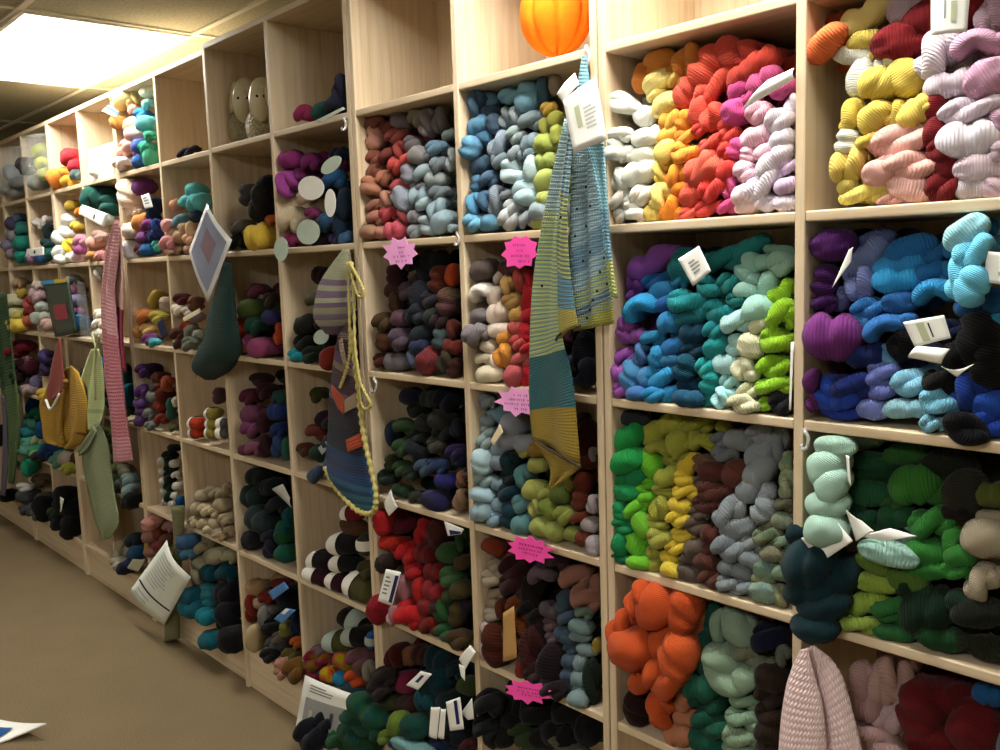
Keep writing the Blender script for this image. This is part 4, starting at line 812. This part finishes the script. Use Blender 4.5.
# ---- earflap hat with braids and striped cap on the next post
ht = empty('earflap_hat', label='navy and teal patterned knitted hat with yellow crochet edge and braids', cat='hat')
KH = knit('hat_colourwork', [(0, '54404e'), (.05, '7c685c'), (.08, '4a3444'), (.14, '5c4864'), (.18, '806c5c'), (.21, '44303c'), (.30, '6c5058'), (.34, '2c2630'), (.44, '22242e'), (.54, '223a60'), (.60, '2c3450'), (.64, '24406c'), (.72, '2f6484'), (.77, '284a74'), (.82, '3a7890'), (.87, '2c5c80'), (.91, '3f8098'), (.95, '326888')], pitch=0.008, slant=-.06)
KY = plain('yellow_crochet', 'b4a868', 0.9, 0.1, 0.08, 120)
loft('crown', [(341, 318), (337, 345), (333, 372), (330, 400), (329, 430), (327, 455), (325, 468), (338, 490), (352, 508)], [(349, 316), (352, 345), (356, 380), (360, 410), (364, 440), (369, 468), (374, 488), (376, 500), (374, 511)], -0.030, KH, ht, n=44, ratio=0.28, lump=0.04)
cord('crochet_edge', [(325, 467), (333, 484), (346, 500), (360, 512), (373, 512), (376, 495), (371, 468), (365, 442), (361, 415), (358, 385), (354, 355), (351, 330)], -0.056, 2.6, KY, ht, n=160, bumps=36)
KO = knit('hat_orange_motif', [(0, 'b84c30')], pitch=0.010); KT = knit('hat_tan_motif', [(0, 'a08c74')], pitch=0.010)
cloth('orange_motif', [(332, 385), (333, 395), (338, 408)], [(343, 398), (344, 405), (344, 415)], -0.052, KO, ht, n=8, m=8, amp=0, thick=0.003)
cloth('orange_motif', [(346, 440), (347, 446), (348, 452)], [(361, 433), (362, 440), (363, 446)], -0.054, KO, ht, n=8, m=8, amp=0, thick=0.003)
cloth('tan_motif', [(345, 400), (345, 407), (345, 413)], [(355, 393), (357, 400), (358, 406)], -0.054, KT, ht, n=8, m=8, amp=0, thick=0.003)
cloth('tan_motif', [(339, 340), (340, 350), (344, 366)], [(342, 338), (344, 350), (348, 366)], -0.052, KT, ht, n=8, m=8, amp=0, thick=0.003)
cord('braid', [(348, 262), (349, 300), (350, 340), (349, 360), (344, 377), (340, 388)], -0.060, 1.6, KY, ht, n=90, bumps=24)
cord('braid', [(352, 262), (354, 300), (355, 345), (360, 380), (368, 398), (371, 404), (367, 409), (362, 404), (359, 380)], -0.062, 1.6, KY, ht, n=110, bumps=30)
cord('braid', [(349, 262), (355, 272), (362, 286), (364, 294), (360, 297), (356, 290), (351, 272)], -0.066, 1.6, KY, ht, n=70, bumps=18)
cp = empty('striped_hat', label='cream and purple striped knitted hat hung above the patterned one', cat='hat')
loft('crown', [(344, 249), (334, 264), (323, 284), (319, 303), (318, 318), (327, 333)], [(349, 249), (350, 268), (350, 288), (350, 304), (346, 320), (337, 335)], -0.040,
     knit('cap_stripes', [(0, '9c9c80'), (.34, '74607c'), (.40, 'a09c88'), (.46, '74607c'), (.54, 'a8a490'), (.60, '74607c'), (.66, '9c9880'), (.74, '807488'), (.82, 'aca898'), (.9, '74607c')], pitch=0.008, slant=0.06), cp, ratio=0.55, lump=0.03)
# ---- dark green sock
sk = empty('felted_sock', label='dark green felted sock hanging behind the plastic-sleeved picture', cat='sock')
loft('leg', [(224, 262), (218, 290), (212, 315), (209, 335), (203, 350), (198, 361), (198, 370), (206, 379)], [(230, 262), (232, 290), (233, 315), (235, 335), (235, 350), (231, 362), (224, 373), (214, 380)], -0.030, knit('sock_knit', [(0, '1c3834')], pitch=0.009), sk, ratio=0.45, lump=0.03)
cord('loose_thread', [(200, 346), (196, 358), (196, 378)], -0.035, 0.7, plain('pale_thread', '908878'), sk)
M_SLEEVE, _nt, _b = new_mat('plastic_sleeve', 0.12, 0.6); _b.inputs['Base Color'].default_value = (.72, .74, .76, 1)
M_PIC = plain('blue_grey_picture', '8c94ac', 0.2, 0.6, 0.2, 8); M_PICP = plain('mauve_picture', '8c7484', 0.2, 0.6, 0.1, 8)
sheet('sleeved_picture', [(207, 203), (232, 240), (208, 302), (189, 251)], -0.060, M_SLEEVE, 'picture in a shiny plastic sleeve hung cornerwise by the sock', 'picture', ys=[-.05, -.05, -.06, -.06], bend=0.03,
      marks=[(.09, .08, .91, .92, M_PIC, 'printed_picture'), (.3, .25, .7, .6, M_PICP, 'printed_figure')])
# ---- knitwear further along
M_LACE = knit('lace_pink', [(0, 'd09aa0'), (.45, 'bc7480'), (.86, 'c48894')], pitch=0.018, strength=1.0)
ls = empty('lace_scarf', label='long pink lace scarf hanging down the front of four cubbies', cat='scarf')
cloth('front_length', [(115, 221), (108, 248), (104, 280), (103, 310), (104, 340), (106, 380), (110, 410), (112, 440), (113, 463)], [(118, 220), (118, 250), (114, 290), (116, 320), (119, 350), (123, 380), (126, 410), (131, 440), (135, 461)], -0.045, M_LACE, ls, n=60, folds=1.6, amp=0.012, seed=7)
cloth('back_length', [(115, 222), (114, 260), (113, 290), (115, 330), (118, 370)], [(120, 222), (124, 256), (126, 296), (124, 330), (127, 372)], -0.030, knit('lace_pink_pale', [(0, 'c8a098'), (.6, '8c2c44')], pitch=0.010), ls, folds=1.0, amp=0.008, seed=8)
lg = empty('lime_top', label='small pale lime knitted top on strings behind the lace scarf', cat='knitted top')
cloth('bodice', [(92, 349), (86, 368), (80, 390), (78, 409), (83, 429)], [(98, 349), (102, 370), (104, 395), (104, 412), (99, 430)], -0.040, knit('lime_knit', [(0, 'c4d098'), (.72, 'a4b884'), (.78, 'c8d4a0')], pitch=0.012), lg, folds=1.7, amp=0.010, seed=21)
cord('string', [(92, 333), (95, 345), (96, 356)], -0.045, 1.2, plain('lime_string', 'a8ac80'), lg)
cord('string', [(99, 336), (97, 346), (95, 356), (95, 400)], -0.048, 1.0, bpy.data.materials['lime_string'], lg)
sg = empty('sage_scarf', label='sage green knitted scarf with pointed end hanging below the lime top', cat='scarf')
M_SAGE = knit('sage_knit', [(0, '8c9874')], pitch=0.010)
cloth('front_length', [(95, 424), (84, 445), (82, 462), (87, 490), (93, 518), (101, 540)], [(100, 424), (107, 445), (109, 470), (113, 498), (117, 523), (108, 539)], -0.040, M_SAGE, sg, n=44, folds=1.2, amp=0.009, seed=9)
cloth('side_flap', [(94, 426), (84, 440), (78, 451)], [(97, 432), (90, 446), (80, 456)], -0.048, M_SAGE, sg, n=12, amp=0.003)
sw = empty('mustard_sweater', label='mustard yellow child sweater with cable down its front', cat='sweater')
M_MUS = knit('mustard_knit', [(0, 'b48c30')], pitch=0.012)
cloth('body', [(64, 370), (50, 382), (45, 396), (41, 404), (44, 425), (47, 440), (56, 444)], [(72, 366), (78, 374), (80, 398), (83, 422), (85, 431), (81, 441), (71, 449)], -0.040, M_MUS, sw, n=44, m=24, folds=2.6, amp=0.014, thick=0.010, seed=22)
cloth('sleeve', [(73, 368), (76, 385), (77, 410), (76, 432)], [(78, 372), (83, 388), (86, 412), (84, 434)], -0.055, M_MUS, sw, n=24, m=10, folds=0.6, amp=0.010, thick=0.008, seed=23)
cord('cable', [(66, 380), (63, 400), (61, 425), (62, 445)], -0.058, 2.0, M_MUS, sw, n=60, bumps=14)
sm = empty('salmon_bib', label='salmon red cloth triangle hung on top of the mustard sweater', cat='cloth')
cloth('panel', [(59, 338), (54, 354), (49, 378), (47, 394), (50, 399)], [(60, 338), (63, 362), (65, 386), (60, 394), (51, 400)], -0.062, knit('salmon_knit', [(0, 'a0504a')], pitch=0.008), sm, amp=0.003)
cord('white_trim', [(46, 400), (51, 409), (60, 394)], -0.064, 1.4, M_PAPER, sm)
fs = empty('fringed_scarf', label='dark green cabled scarf with long tails at the far end of the shelves', cat='scarf')
M_GRN = knit('green_cable', [(0, '30502c'), (.45, '50683c')], pitch=0.02)
cloth('front_length', [(-6, 296), (-2, 340), (0, 380), (4, 420), (7, 455), (9, 482)], [(7, 292), (12, 330), (17, 370), (21, 410), (20, 445), (14, 484)], -0.050, M_GRN, fs, n=44, folds=1.8, amp=0.012, seed=11)
cloth('grey_length', [(1, 395), (3, 430), (2, 465), (1, 495)], [(5, 395), (7, 430), (8, 465), (5, 496)], -0.062, knit('grey_tail', [(0, '6c6478')], pitch=0.01), fs, amp=0.004)
os_ = empty('olive_scarf', label='olive knitted scarf hanging behind the white pattern sheet', cat='scarf')
loft('length', [(173, 506), (175, 540), (171, 580), (167, 615), (167, 640)], [(183, 507), (182, 540), (179, 580), (177, 615), (178, 639)], -0.030, knit('olive_knit', [(0, '70704c')], pitch=0.012), os_, ratio=0.4, lump=0.06)
ph_ = empty('pink_hat', label='pale pink cable knitted hat hung on the post below the dark teal yarn', cat='hat')
M_PNK = knit('pale_pink_knit', [(0, 'f2d6d8')], pitch=0.014, strength=1.0)
loft('back_panel', [(806, 648), (815, 676), (822, 712), (826, 772)], [(814, 645), (834, 662), (848, 694), (866, 772)], -0.032, M_PNK, ph_, ratio=0.30, lump=0.05)
loft('front_panel', [(800, 650), (790, 672), (783, 702), (778, 772)], [(808, 648), (815, 680), (823, 712), (828, 772)], -0.055, M_PNK, ph_, ratio=0.40, lump=0.05, seed=2)
# ---- burst signs
def burst(q, Y, mat, label, spikes, seed, rows, squash=0.72, tiltx=0.0):
    """hand-cut pink burst card: q = centre, half width, half height in survey units"""
    x, y, rx, ry, ang = q; r_ = random.Random(seed); n = spikes*2; pts = []
    for i in range(n):
        a = 2*PI*i/n + 0.2; k = 1.0*r_.uniform(.92, 1.12) if i % 2 == 0 else squash*r_.uniform(.95, 1.08)
        dx, dy_ = rx*k*math.cos(a), ry*k*math.sin(a); ca, sa = math.cos(math.radians(ang)), math.sin(math.radians(ang))
        pts.append((x+dx*ca-dy_*sa, y+dx*sa+dy_*ca))
    P = [at(px, py, Y) for px, py in pts]; V = P + [p + np.array([0, 0.0012, 0]) for p in P]
    F = [tuple(range(n))] + [tuple(range(n, 2*n))[::-1]] + [(i, (i+1) % n, n+(i+1) % n, n+i) for i in range(n)]
    o = mesh_obj('burst_sign', V, F, mat); bmf = bmesh.new(); bmf.from_mesh(o.data); bmesh.ops.recalc_face_normals(bmf, faces=bmf.faces); bmesh.ops.triangulate(bmf, faces=[f for f in bmf.faces if len(f.verts) > 4]); bmf.to_mesh(o.data); bmf.free()
    tag(o, label, 'sign', 'hand-cut pink burst signs')
    V, F = [], []                                       # handwriting
    for (v, u0, u1) in rows:
        u = u0
        ca, sa = math.cos(math.radians(ang)), math.sin(math.radians(ang))
        while u < u1:
            h = r_.uniform(.06, .12); zig = [(u, v-h), (u+.025, v+h*.8), (u+.05, v-h*.5), (u+.07, v+h*.5)]
            for (a, b) in zip(zig[:-1], zig[1:]):
                i0 = len(V)
                for (uu, vv, o_) in ((*a, 0), (*b, 0), (*b, .028), (*a, .028)):
                    dx, dy_ = rx*(uu+o_*.6), ry*(vv+o_); V.append(at(x+dx*ca-dy_*sa, y+dx*sa+dy_*ca, Y-0.001))
                F.append((i0, i0+1, i0+2, i0+3))
            u += r_.choice([.10, .11, .13, .2])
    mesh_obj('handwriting', V, F, M_MAGINK, o)
burst((400, 253, 18, 16, -6), -0.006, M_PINKL, 'pale pink burst sign on the shelf above the dark plum cubby', 9, 3, [(-.35, -.1, .3), (-.05, -.05, .2), (.2, -.4, .5), (.5, -.3, .3)])
burst((520, 252, 18, 18, 0), -0.008, M_PINK, 'bright pink burst sign above the white-to-red cubby, by the shawl', 9, 4, [(-.4, -.4, .3), (-.1, -.2, .1), (.2, -.5, .5), (.5, -.1, .5)], 0.8)
burst((517, 401, 21, 15, 4), -0.008, M_PINKL, 'pale pink burst sign above the ice-blue cubby, tucked against the shawl', 9, 5, [(-.4, -.2, .5), (-.1, -.4, .5), (.2, -.6, .6), (.5, -.1, .5)])
burst((530, 550, 24, 14, 12), -0.022, M_PINK, 'bright pink burst sign on the shelf below the olive and teal yarn', 10, 6, [(-.3, -.5, .5), (0, -.5, .4), (.25, -.3, .4)])
burst((527, 692, 25, 12, 10), -0.042, M_PINK, 'bright pink burst sign lowest of all, above the black yarn', 10, 7, [(-.3, -.4, .4), (0, -.4, .5), (.25, -.2, .5)])
# ---- tags and labels
G = 'loose tags and yarn labels'
M_NAVYP = M_NAVY; M_KRAFT = plain('kraft_card', 'b48c58', 0.8, 0.1); M_MINTT = plain('mint_tag', 'b8c8bc', 0.5, 0.3); M_BLUEL = plain('blue_label', '4880c0', 0.4, 0.4); M_IVORY = plain('ivory_card', 'e0d4b0', 0.7, 0.2)
def tg(q, Y, label, mat=None, marks=(), **kw): return sheet('paper_tag', q, Y, mat or M_PAPER, label, 'tag', G, marks=marks, **kw)
tg([(678, 259), (699, 246), (711, 271), (693, 286)], -0.004, 'white square tag tilted on the teal yarn', marks=lines_(.3, .75, .3, .8, 4, M_INK))
tg([(742, 110), (768, 80), (794, 68), (794, 79)], -0.006, 'curled white tag among the magenta yarn', bend=0.06)
tg([(849, 250), (853, 247), (851, 262), (832, 288)], -0.008, 'thin white tag edge-on between deep purple and periwinkle yarn', bend=0.04)
tg([(987, 251), (1012, 254), (1012, 286), (984, 282)], -0.030, 'white card tag hanging on the light blue yarn', marks=[(.5, .6, .7, .72, M_PHOTO, 'printed_mark')])
tg([(903, 322), (944, 315), (951, 338), (915, 347)], -0.036, 'white printed yarn label wrapped on black yarn, upper fold', bend=0.05, marks=[(.30, .15, .5, .9, M_PHOTO, 'printed_picture'), (.58, .2, .62, .8, M_DINK, 'printed_line')])
tg([(908, 357), (917, 346), (950, 349), (941, 364)], -0.040, 'crumpled white lower fold of the label on black yarn', bend=0.10)
tg([(941, 366), (955, 373), (974, 364), (957, 377)], -0.038, 'torn white corner of a label below the black yarn', bend=0.05)
tg([(801, 538), (838, 523), (853, 541), (820, 563)], -0.030, 'white square card under the mint yarn')
tg([(845, 508), (862, 521), (874, 531), (856, 541)], -0.014, 'bent white label standing beside the mint yarn', bend=0.08)
tg([(858, 536), (890, 528), (917, 536), (886, 541)], -0.012, 'white label lying flat under the forest green yarn', bend=0.04)
tg([(846, 455), (849, 456), (851, 486), (848, 480)], -0.024, 'narrow white tag seen edge-on at the side of the mint yarn')
tg([(791, 342), (794, 342), (791, 410), (789, 410)], -0.002, 'tall thin white card at the edge of the lime yarn')
tg([(931, -5), (970, -8), (967, 32), (931, 36)], -0.040, 'pale printed paper band round the dark red yarn', M_PAPER, bend=0.07, marks=[(.40, .1, .44, .62, M_INK, 'printed_line'), (.58, .2, .72, .72, M_PHOTO, 'printed_picture')])
tg([(386, 569), (401, 572), (392, 606), (378, 601)], -0.036, 'white label with navy edge hanging from the scarlet yarn', marks=[(.72, .12, .95, .92, M_NAVY, 'navy_stripe')] + lines_(.15, .55, .2, .8, 5, M_INK))
tg([(391, 489), (398, 507), (389, 516), (384, 503)], -0.020, 'pointed white tag on the shelf edge over the scarlet yarn', bend=0.05)
tg([(444, 521), (464, 529), (461, 534), (448, 536)], -0.010, 'white and navy label poking out below the shelf above green yarn', marks=[(.2, .55, .95, .95, M_NAVY, 'navy_stripe')])
tg([(500, 424), (503, 432), (494, 445), (490, 442)], -0.006, 'ivory tag on the pale blue yarn', M_IVORY)
tg([(503, 613), (514, 606), (517, 658), (503, 662)], -0.020, 'brown kraft card tag hanging in front of chestnut yarn', M_KRAFT)
tg([(406, 685), (421, 671), (432, 674), (418, 690)], -0.020, 'white label with navy stripe between magenta and teal yarn', marks=[(.35, .35, .8, .6, M_NAVY, 'navy_stripe')])
tg([(431, 707), (440, 707), (437, 739), (429, 736)], -0.036, 'white label on dark teal yarn, beside a twin folded one', bend=0.04)
tg([(441, 708), (446, 709), (444, 739), (438, 737)], -0.040, 'narrow folded white label between two white labels on dark teal yarn', bend=0.06)
tg([(446, 702), (460, 697), (464, 729), (450, 731)], -0.040, 'white label with upright navy stripe on dark teal yarn', marks=[(.55, .05, .78, .82, M_NAVY, 'navy_stripe')])
tg([(461, 713), (472, 698), (474, 719), (468, 720)], -0.020, 'triangular white tag against the post by the dark teal yarn')
tg([(459, 659), (470, 645), (476, 652), (465, 670)], -0.022, 'white tag dangling off the shelf edge by the brown yarn', bend=0.04)
tg([(459, 664), (465, 667), (465, 681), (461, 676)], -0.024, 'small white tag end below the dangling shelf-edge tag')
tg([(268, 592), (284, 582), (289, 588), (273, 600)], -0.022, 'upper blue label in the lowest cubby under the slate yarn', M_BLUEL)
tg([(274, 619), (286, 608), (296, 610), (282, 624)], -0.026, 'lower blue label with white end in the lowest cubby', M_BLUEL, marks=[(.55, .05, .98, .45, M_PAPER, 'white_end')])
tg([(81, 204), (108, 214), (104, 228), (79, 214)], -0.020, 'pale name card lying across the dark green yarn', M_PAPER, marks=[(.55, .4, .6, .75, M_DINK, 'printed_mark')])
tg([(27, 249), (44, 247), (44, 255), (25, 257)], -0.012, 'small pale card beside the white bow', M_PAPER, marks=[(.45, .3, .55, .7, M_DINK, 'printed_mark')])
tg([(141, 196), (149, 193), (153, 207), (145, 209)], -0.018, 'grey-white price tag on navy yarn under the purple skein', marks=lines_(.2, .8, .2, .8, 3, M_INK))
tg([(102, 111), (108, 105), (119, 112), (116, 118)], -0.020, 'white and blue tag sticking out of the pastel top cubby', marks=[(.55, 0, 1, 1, M_BLUEL, 'blue_end')])
tg([(59, 496), (64, 499), (61, 512), (56, 509)], -0.020, 'white tag on the black yarn below the sweater')
tg([(15, 459), (25, 465), (22, 473), (12, 465)], -0.018, 'white tag beside sea-green yarn at the far end')
tg([(133, 559), (145, 560), (138, 572), (127, 568)], -0.018, 'khaki paper label in the bottom cubby beside the pattern sheet', plain('khaki_card', 'a4a48c', .7, .2))
tg([(318, 448), (326, 441), (330, 446), (322, 455)], -0.010, 'grey label among the yarn behind the patterned hat', plain('grey_card', '9ca0a0', .7, .2))
tg([(298, 489), (304, 485), (314, 500), (313, 510)], 0.02, 'grey-white label on the slate yarn', plain('dull_card', 'a8a8a4', .7, .2)) if False else tg([(272, 489), (283, 484), (290, 498), (292, 508)], -0.004, 'grey-white label on the slate yarn', plain('dull_card', 'a8a8a4', .7, .2), bend=.05)
tg([(315, 121), (343, 107), (345, 109), (320, 123)], -0.012, 'thin pale strip lying on the top shelf by magenta yarn', plain('strip_card', 'b8c0b8', .5, .3))
tg([(88, 150), (113, 142), (114, 178), (90, 184)], 0.02, 'large white sheet standing in the top cubby under the light')
tg([(157, 322), (163, 318), (168, 335), (162, 340)], -0.010, 'dark navy label beside the orange and violet yarn', plain('navy_card', '20243c', .6, .2))
tg([(183, 318), (200, 308), (201, 312), (184, 322)], -0.020, 'cream label band across the cream and maroon yarn', plain('cream_card', 'd8ccac', .7, .2))
def rt(x, y, w, h, ang, Y, mat, label):
    ca, sa = math.cos(math.radians(ang)), math.sin(math.radians(ang)); n = 28; P = []
    for i in range(n):
        dx, dy_ = w/2*math.cos(2*PI*i/n), h/2*math.sin(2*PI*i/n)
        P.append(at(x+dx*ca+dy_*sa, y-dx*sa+dy_*ca, Y))
    V = P + [p + np.array([0, 0.0015, 0]) for p in P]
    F = [tuple(range(n))[::-1], tuple(range(n, 2*n))] + [(i, (i+1) % n, n+(i+1) % n, n+i) for i in range(n)]
    o = mesh_obj('round_tag', V, F, mat); tag(o, label, 'tag', 'round hang tags'); return o
rt(311, 188, 26, 24, 0, -0.020, M_PAPER, 'white round tag in front of the violet yarn')
rt(331, 165, 24, 13, 40, -0.020, M_MINTT, 'mint round tag tilted on top of the blue yarn')
rt(330, 203, 11, 28, 0, -0.022, M_PAPER, 'white round tag seen sideways below the blue yarn')
rt(308, 232, 23, 25, 0, -0.024, M_MINTT, 'mint round tag in front of the cream yarn')
rt(281, 249, 14, 24, 0, -0.030, M_MINTT, 'mint round tag hanging over the shelf edge')
rt(321, 337, 16, 14, 40, -0.048, M_MINTT, 'mint round tag hanging from the striped cap')
# ---- larger papers
sheet('pattern_sheet', [(167, 540), (191, 577), (164, 625), (129, 592)], -0.070, plain('pattern_paper', 'd8dcd4', .7, .2, .02), 'white pattern sheet with a black rule hung low in front of teal yarn', 'pattern sheet', bend=0.05,
      marks=[(.03, .70, .97, .73, M_DINK, 'black_rule')] + lines_(.15, .75, .10, .62, 10, M_PALEINK) + lines_(.12, .7, .80, .95, 2, M_PALEINK, seed=4))
sheet('pattern_leaflet', [(305, 675), (362, 697), (350, 756), (292, 748)], -0.040, M_PAPER, 'white pattern leaflet with grey photo standing behind the dark green yarn', 'leaflet', bend=0.02,
      marks=[(.10, .26, .86, .98, plain('leaflet_photo', '9ca0a4', .4, .4, .12, 14), 'printed_picture'), (.2, .42, .27, .8, plain('leaflet_figure', 'c8c0a8', .4, .4), 'printed_figure'), (.58, .38, .64, .62, plain('leaflet_dark', '3c4048', .4, .4), 'printed_figure')] + lines_(.15, .6, .08, .2, 3, M_INK))
bk = sheet('pattern_book', [(43, 281), (68, 278), (77, 333), (56, 337)], -0.020, plain('dark_green_cover', '24342a', .35, .5), 'dark green pattern book with a red figure leaning in the cubby', 'book', thick=0.008,
      marks=[(.25, .45, .8, .72, plain('red_figure', '8c2438', .4, .4), 'printed_figure'), (0, 0, .5, .07, plain('cyan_title', '2888b8', .4, .4), 'title_strip'), (.5, 0, 1, .07, plain('gold_title', 'b89c30', .4, .4), 'title_strip')])
for m_ in bk.children: m_.location.y -= 0.006
sheet('magazine', [(26, 285), (43, 281), (56, 337), (40, 332)], 0.06, plain('pale_magazine', 'b8b098', .4, .4), 'pale magazine edge behind the dark green book', 'magazine', thick=0.004)
# booklet on the carpet in the corner nearest the camera
def on_floor(px, py, z): return atz(px, py, z)
P4 = [on_floor(-14, 716, .012), on_floor(46, 723, .05), on_floor(8, 739, .012), on_floor(-40, 748, .012)]
def bilin(u, v): return (P4[0]*(1-u)+P4[1]*u)*(1-v)+(P4[3]*(1-u)+P4[2]*u)*v
V = [bilin(j/8, i/8) + np.array([0, 0, -0.010*math.sin(PI*j/8)]) for i in range(9) for j in range(9)]
F = [(i*9+j, (i+1)*9+j, (i+1)*9+j+1, i*9+j+1) for i in range(8) for j in range(8)]
bo = mesh_obj('booklet', V, F, M_PAPER, None, None, True); bo.modifiers.new('thickness', 'SOLIDIFY').thickness = 0.006
tag(bo, 'white booklet with blue cover patch and curled corner on the carpet', 'booklet')
V2 = [bilin(j/4*.62, .3+i/4*.7) + np.array([0, 0, 0.006 - 0.010*math.sin(PI*j/4*.62)]) for i in range(5) for j in range(5)]
mesh_obj('blue_cover_patch', V2, [(i*5+j, (i+1)*5+j, (i+1)*5+j+1, i*5+j+1) for i in range(4) for j in range(4)], plain('blue_cover', '1c5494', .4, .4), bo, None, True)
# ---- ornaments on the top row
M_FELT = plain('orange_felt', 'f47a18', 0.95, 0.1, 0.08, 60)
pk = empty('felt_pumpkin', label='orange felt pumpkin on the top shelf above the blue yarn', cat='pumpkin')
ellip('body', 556, 14, 76, 82, 0.115, M_FELT, pk, depth=0.95, nu=96, nv=30, f=lambda lo, la: (1-0.10*abs(math.sin(lo*4.5))**0.5*0 - 0.13*(1-abs(math.sin(lo*4)))**3)*(1-0.10*max(math.sin(la), 0)**6))
cord('stem', [(556, -26, .115), (557, -38, .115), (561, -48, .11)], .115, 6, plain('green_felt', '4c5c28', .95, .1), pk, n=10)
M_GLAZE = plain('cream_glaze', 'c4ba9c', 0.22, 0.55, 0.06, 20); M_WOOLY, _nt, _b = new_mat('pottery_fleece', 0.35, 0.5)
_tc = N(_nt, 'ShaderNodeTexCoord'); _v = N(_nt, 'ShaderNodeTexVoronoi'); _v.inputs['Scale'].default_value = 110; L(_nt, _tc.outputs['Object'], _v.inputs['Vector'])
L(_nt, ramp(_nt, _v.outputs[0], [(0, hx('b8ae92')), (.6, hx('9c9478'))]), _b.inputs['Base Color']); bump(_nt, _b, _v.outputs[0], 0.9, 0.006)
M_EYE = plain('black_eye', '0c0c0c', 0.2, 0.5)
def on_ball(px, py, c, rad):
    """spot on an upright oval body that faces the aisle at this survey position"""
    d = ray(px, py); o_ = (CAM-c)/rad; dd = d/rad
    a_, b_, c_ = dd @ dd, 2*(o_ @ dd), o_ @ o_ - 1; q = b_*b_-4*a_*c_
    return CAM + d*((-b_-math.sqrt(max(q, 0)))/(2*a_))
def dot(name, p, r, mat, parent):
    bm = bmesh.new(); bmesh.ops.create_uvsphere(bm, u_segments=12, v_segments=8, radius=r)
    o = bm_obj(name, bm, mat, parent, smooth=True); o.location = p; return o
def sheep(head, body, ears, eyes, Y, label):
    s = empty('pottery_sheep', label=label, cat='figurine', group='pottery sheep on the top shelf')
    ellip('body', *body, Y, M_WOOLY, s)
    x, y, w, h = head; c = at(x, y, Y-0.035); k = FPX/dist(c)
    ellip('head', x, y, w, h, Y-0.035, M_GLAZE, s, depth=1.0)
    ellip('fringe', x+2, y-h*.30, w*1.25, h*.48, Y-0.025, M_GLAZE, s, depth=1.0)
    for e in ears: ellip('ear', *e[:4], Y-0.035+e[5], M_GLAZE, s, ang=e[4], depth=0.7)
    rad = np.array([w/2/k, min(w, h)/2/k, h/2/k])
    for e in eyes: dot('eye', on_ball(e[0], e[1], c, rad), 0.0045, M_EYE, s)
sheep((244, 101, 24, 44), (243, 129, 34, 40), [(233, 97, 9, 32, -22, -.012), (253, 96, 8, 26, 18, .02)], [(238, 98), (247, 98)], 0.12, 'cream glazed pottery sheep, the one standing further from the divider')
sheep((260, 100, 22, 42), (261, 128, 30, 40), [(252, 99, 7, 28, -14, -.02), (268, 97, 8, 26, 16, .0)], [(257, 96), (264, 96)], 0.085, 'cream glazed pottery sheep, the one close against the divider')
# ---- clear bags and clips
M_BAG, _nt, _b = new_mat('clear_bag', 0.12, 0.6); _b.inputs['Base Color'].default_value = (.75, .76, .72, 1); _b.inputs['Alpha'].default_value = 0.14
for q, l in (([(27, 141), (47, 134), (49, 178), (31, 184)], 'clear plastic bag holding lime yarn in the far top cubby'), ([(5, 152), (23, 146), (26, 186), (8, 192)], 'clear plastic bag holding grey yarn in the farthest top cubby')):
    o = loft('plastic_bag', [q[0], ((q[0][0]*2+q[3][0])/3-1, (q[0][1]*2+q[3][1])/3), q[3]], [q[1], ((q[1][0]*2+q[2][0])/3, (q[1][1]*2+q[2][1])/3), q[2]], 0.0, M_BAG, None, n=14, m=18, ratio=0.4, lump=0.10); tag(o, l, 'plastic bag', 'plastic bags in the far top cubbies')
o = cloth('plastic_bag', [(76, 280), (77, 300), (80, 325), (82, 341)], [(85, 283), (88, 300), (91, 322), (93, 340)], -0.020, M_BAG, None, n=14, m=10, amp=0.01, thick=0); tag(o, 'clear plastic bag hanging beside the dark green book', 'plastic bag')
def clip(x, y, label, k=1.0):
    c = empty('shelf_clip', label=label, cat='clip', group='clear hanging clips on the posts')
    cord('hook', [(x, y-6*k), (x+2*k, y-2*k), (x+1*k, y+4*k), (x-2*k, y+5*k), (x-2*k, y+2*k)], -0.008, 1.1*k, M_CLIP, c, n=20)
    ellip('pad', x, y-6*k, 4*k, 5*k, -0.002, M_CLIP, c, depth=0.4, nu=12, nv=8)
clip(805, 441, 'clear hook clip on the post above the mint yarn', 1.6)
clip(344, 125, 'clear hook clip on the post below the thin pale strip', 1.0)
clip(457, 240, 'clear hook clip on the board beside the dark plum cubby', 1.0)
clip(586, 58, 'clear hook clip holding the striped shawl', 1.6)
clip(374, 386, 'clear hook clip by the braids of the patterned hat', 1.2)
# ------------------------------------------------------------------ camera, light and film
cam = bpy.data.cameras.new('camera'); co = link(bpy.data.objects.new('camera', cam))
co.matrix_world = Matrix(((CR[0], CU[0], -CF[0], CAM[0]), (CR[1], CU[1], -CF[1], CAM[1]), (CR[2], CU[2], -CF[2], CAM[2]), (0, 0, 0, 1)))
cam.sensor_width = 36.0; cam.sensor_fit = 'HORIZONTAL'; cam.lens = FPX/1000*36.0; cam.clip_start = 0.05; cam.clip_end = 50
sc = bpy.context.scene; sc.camera = co
w = bpy.data.worlds.new('room_air'); sc.world = w; w.use_nodes = True
w.node_tree.nodes['Background'].inputs[0].default_value = (.9, .86, .78, 1); w.node_tree.nodes['Background'].inputs[1].default_value = 0.05
vs = sc.view_settings; vs.view_transform = 'Standard'; vs.look = 'None'; vs.gamma = 1.0; vs.exposure = EXPO; vs.use_curve_mapping = False
sc.display_settings.display_device = 'sRGB'
sc.cycles.use_denoising = True
sc.cycles.max_bounces = 8; sc.cycles.diffuse_bounces = 5; sc.cycles.sample_clamp_indirect = 6
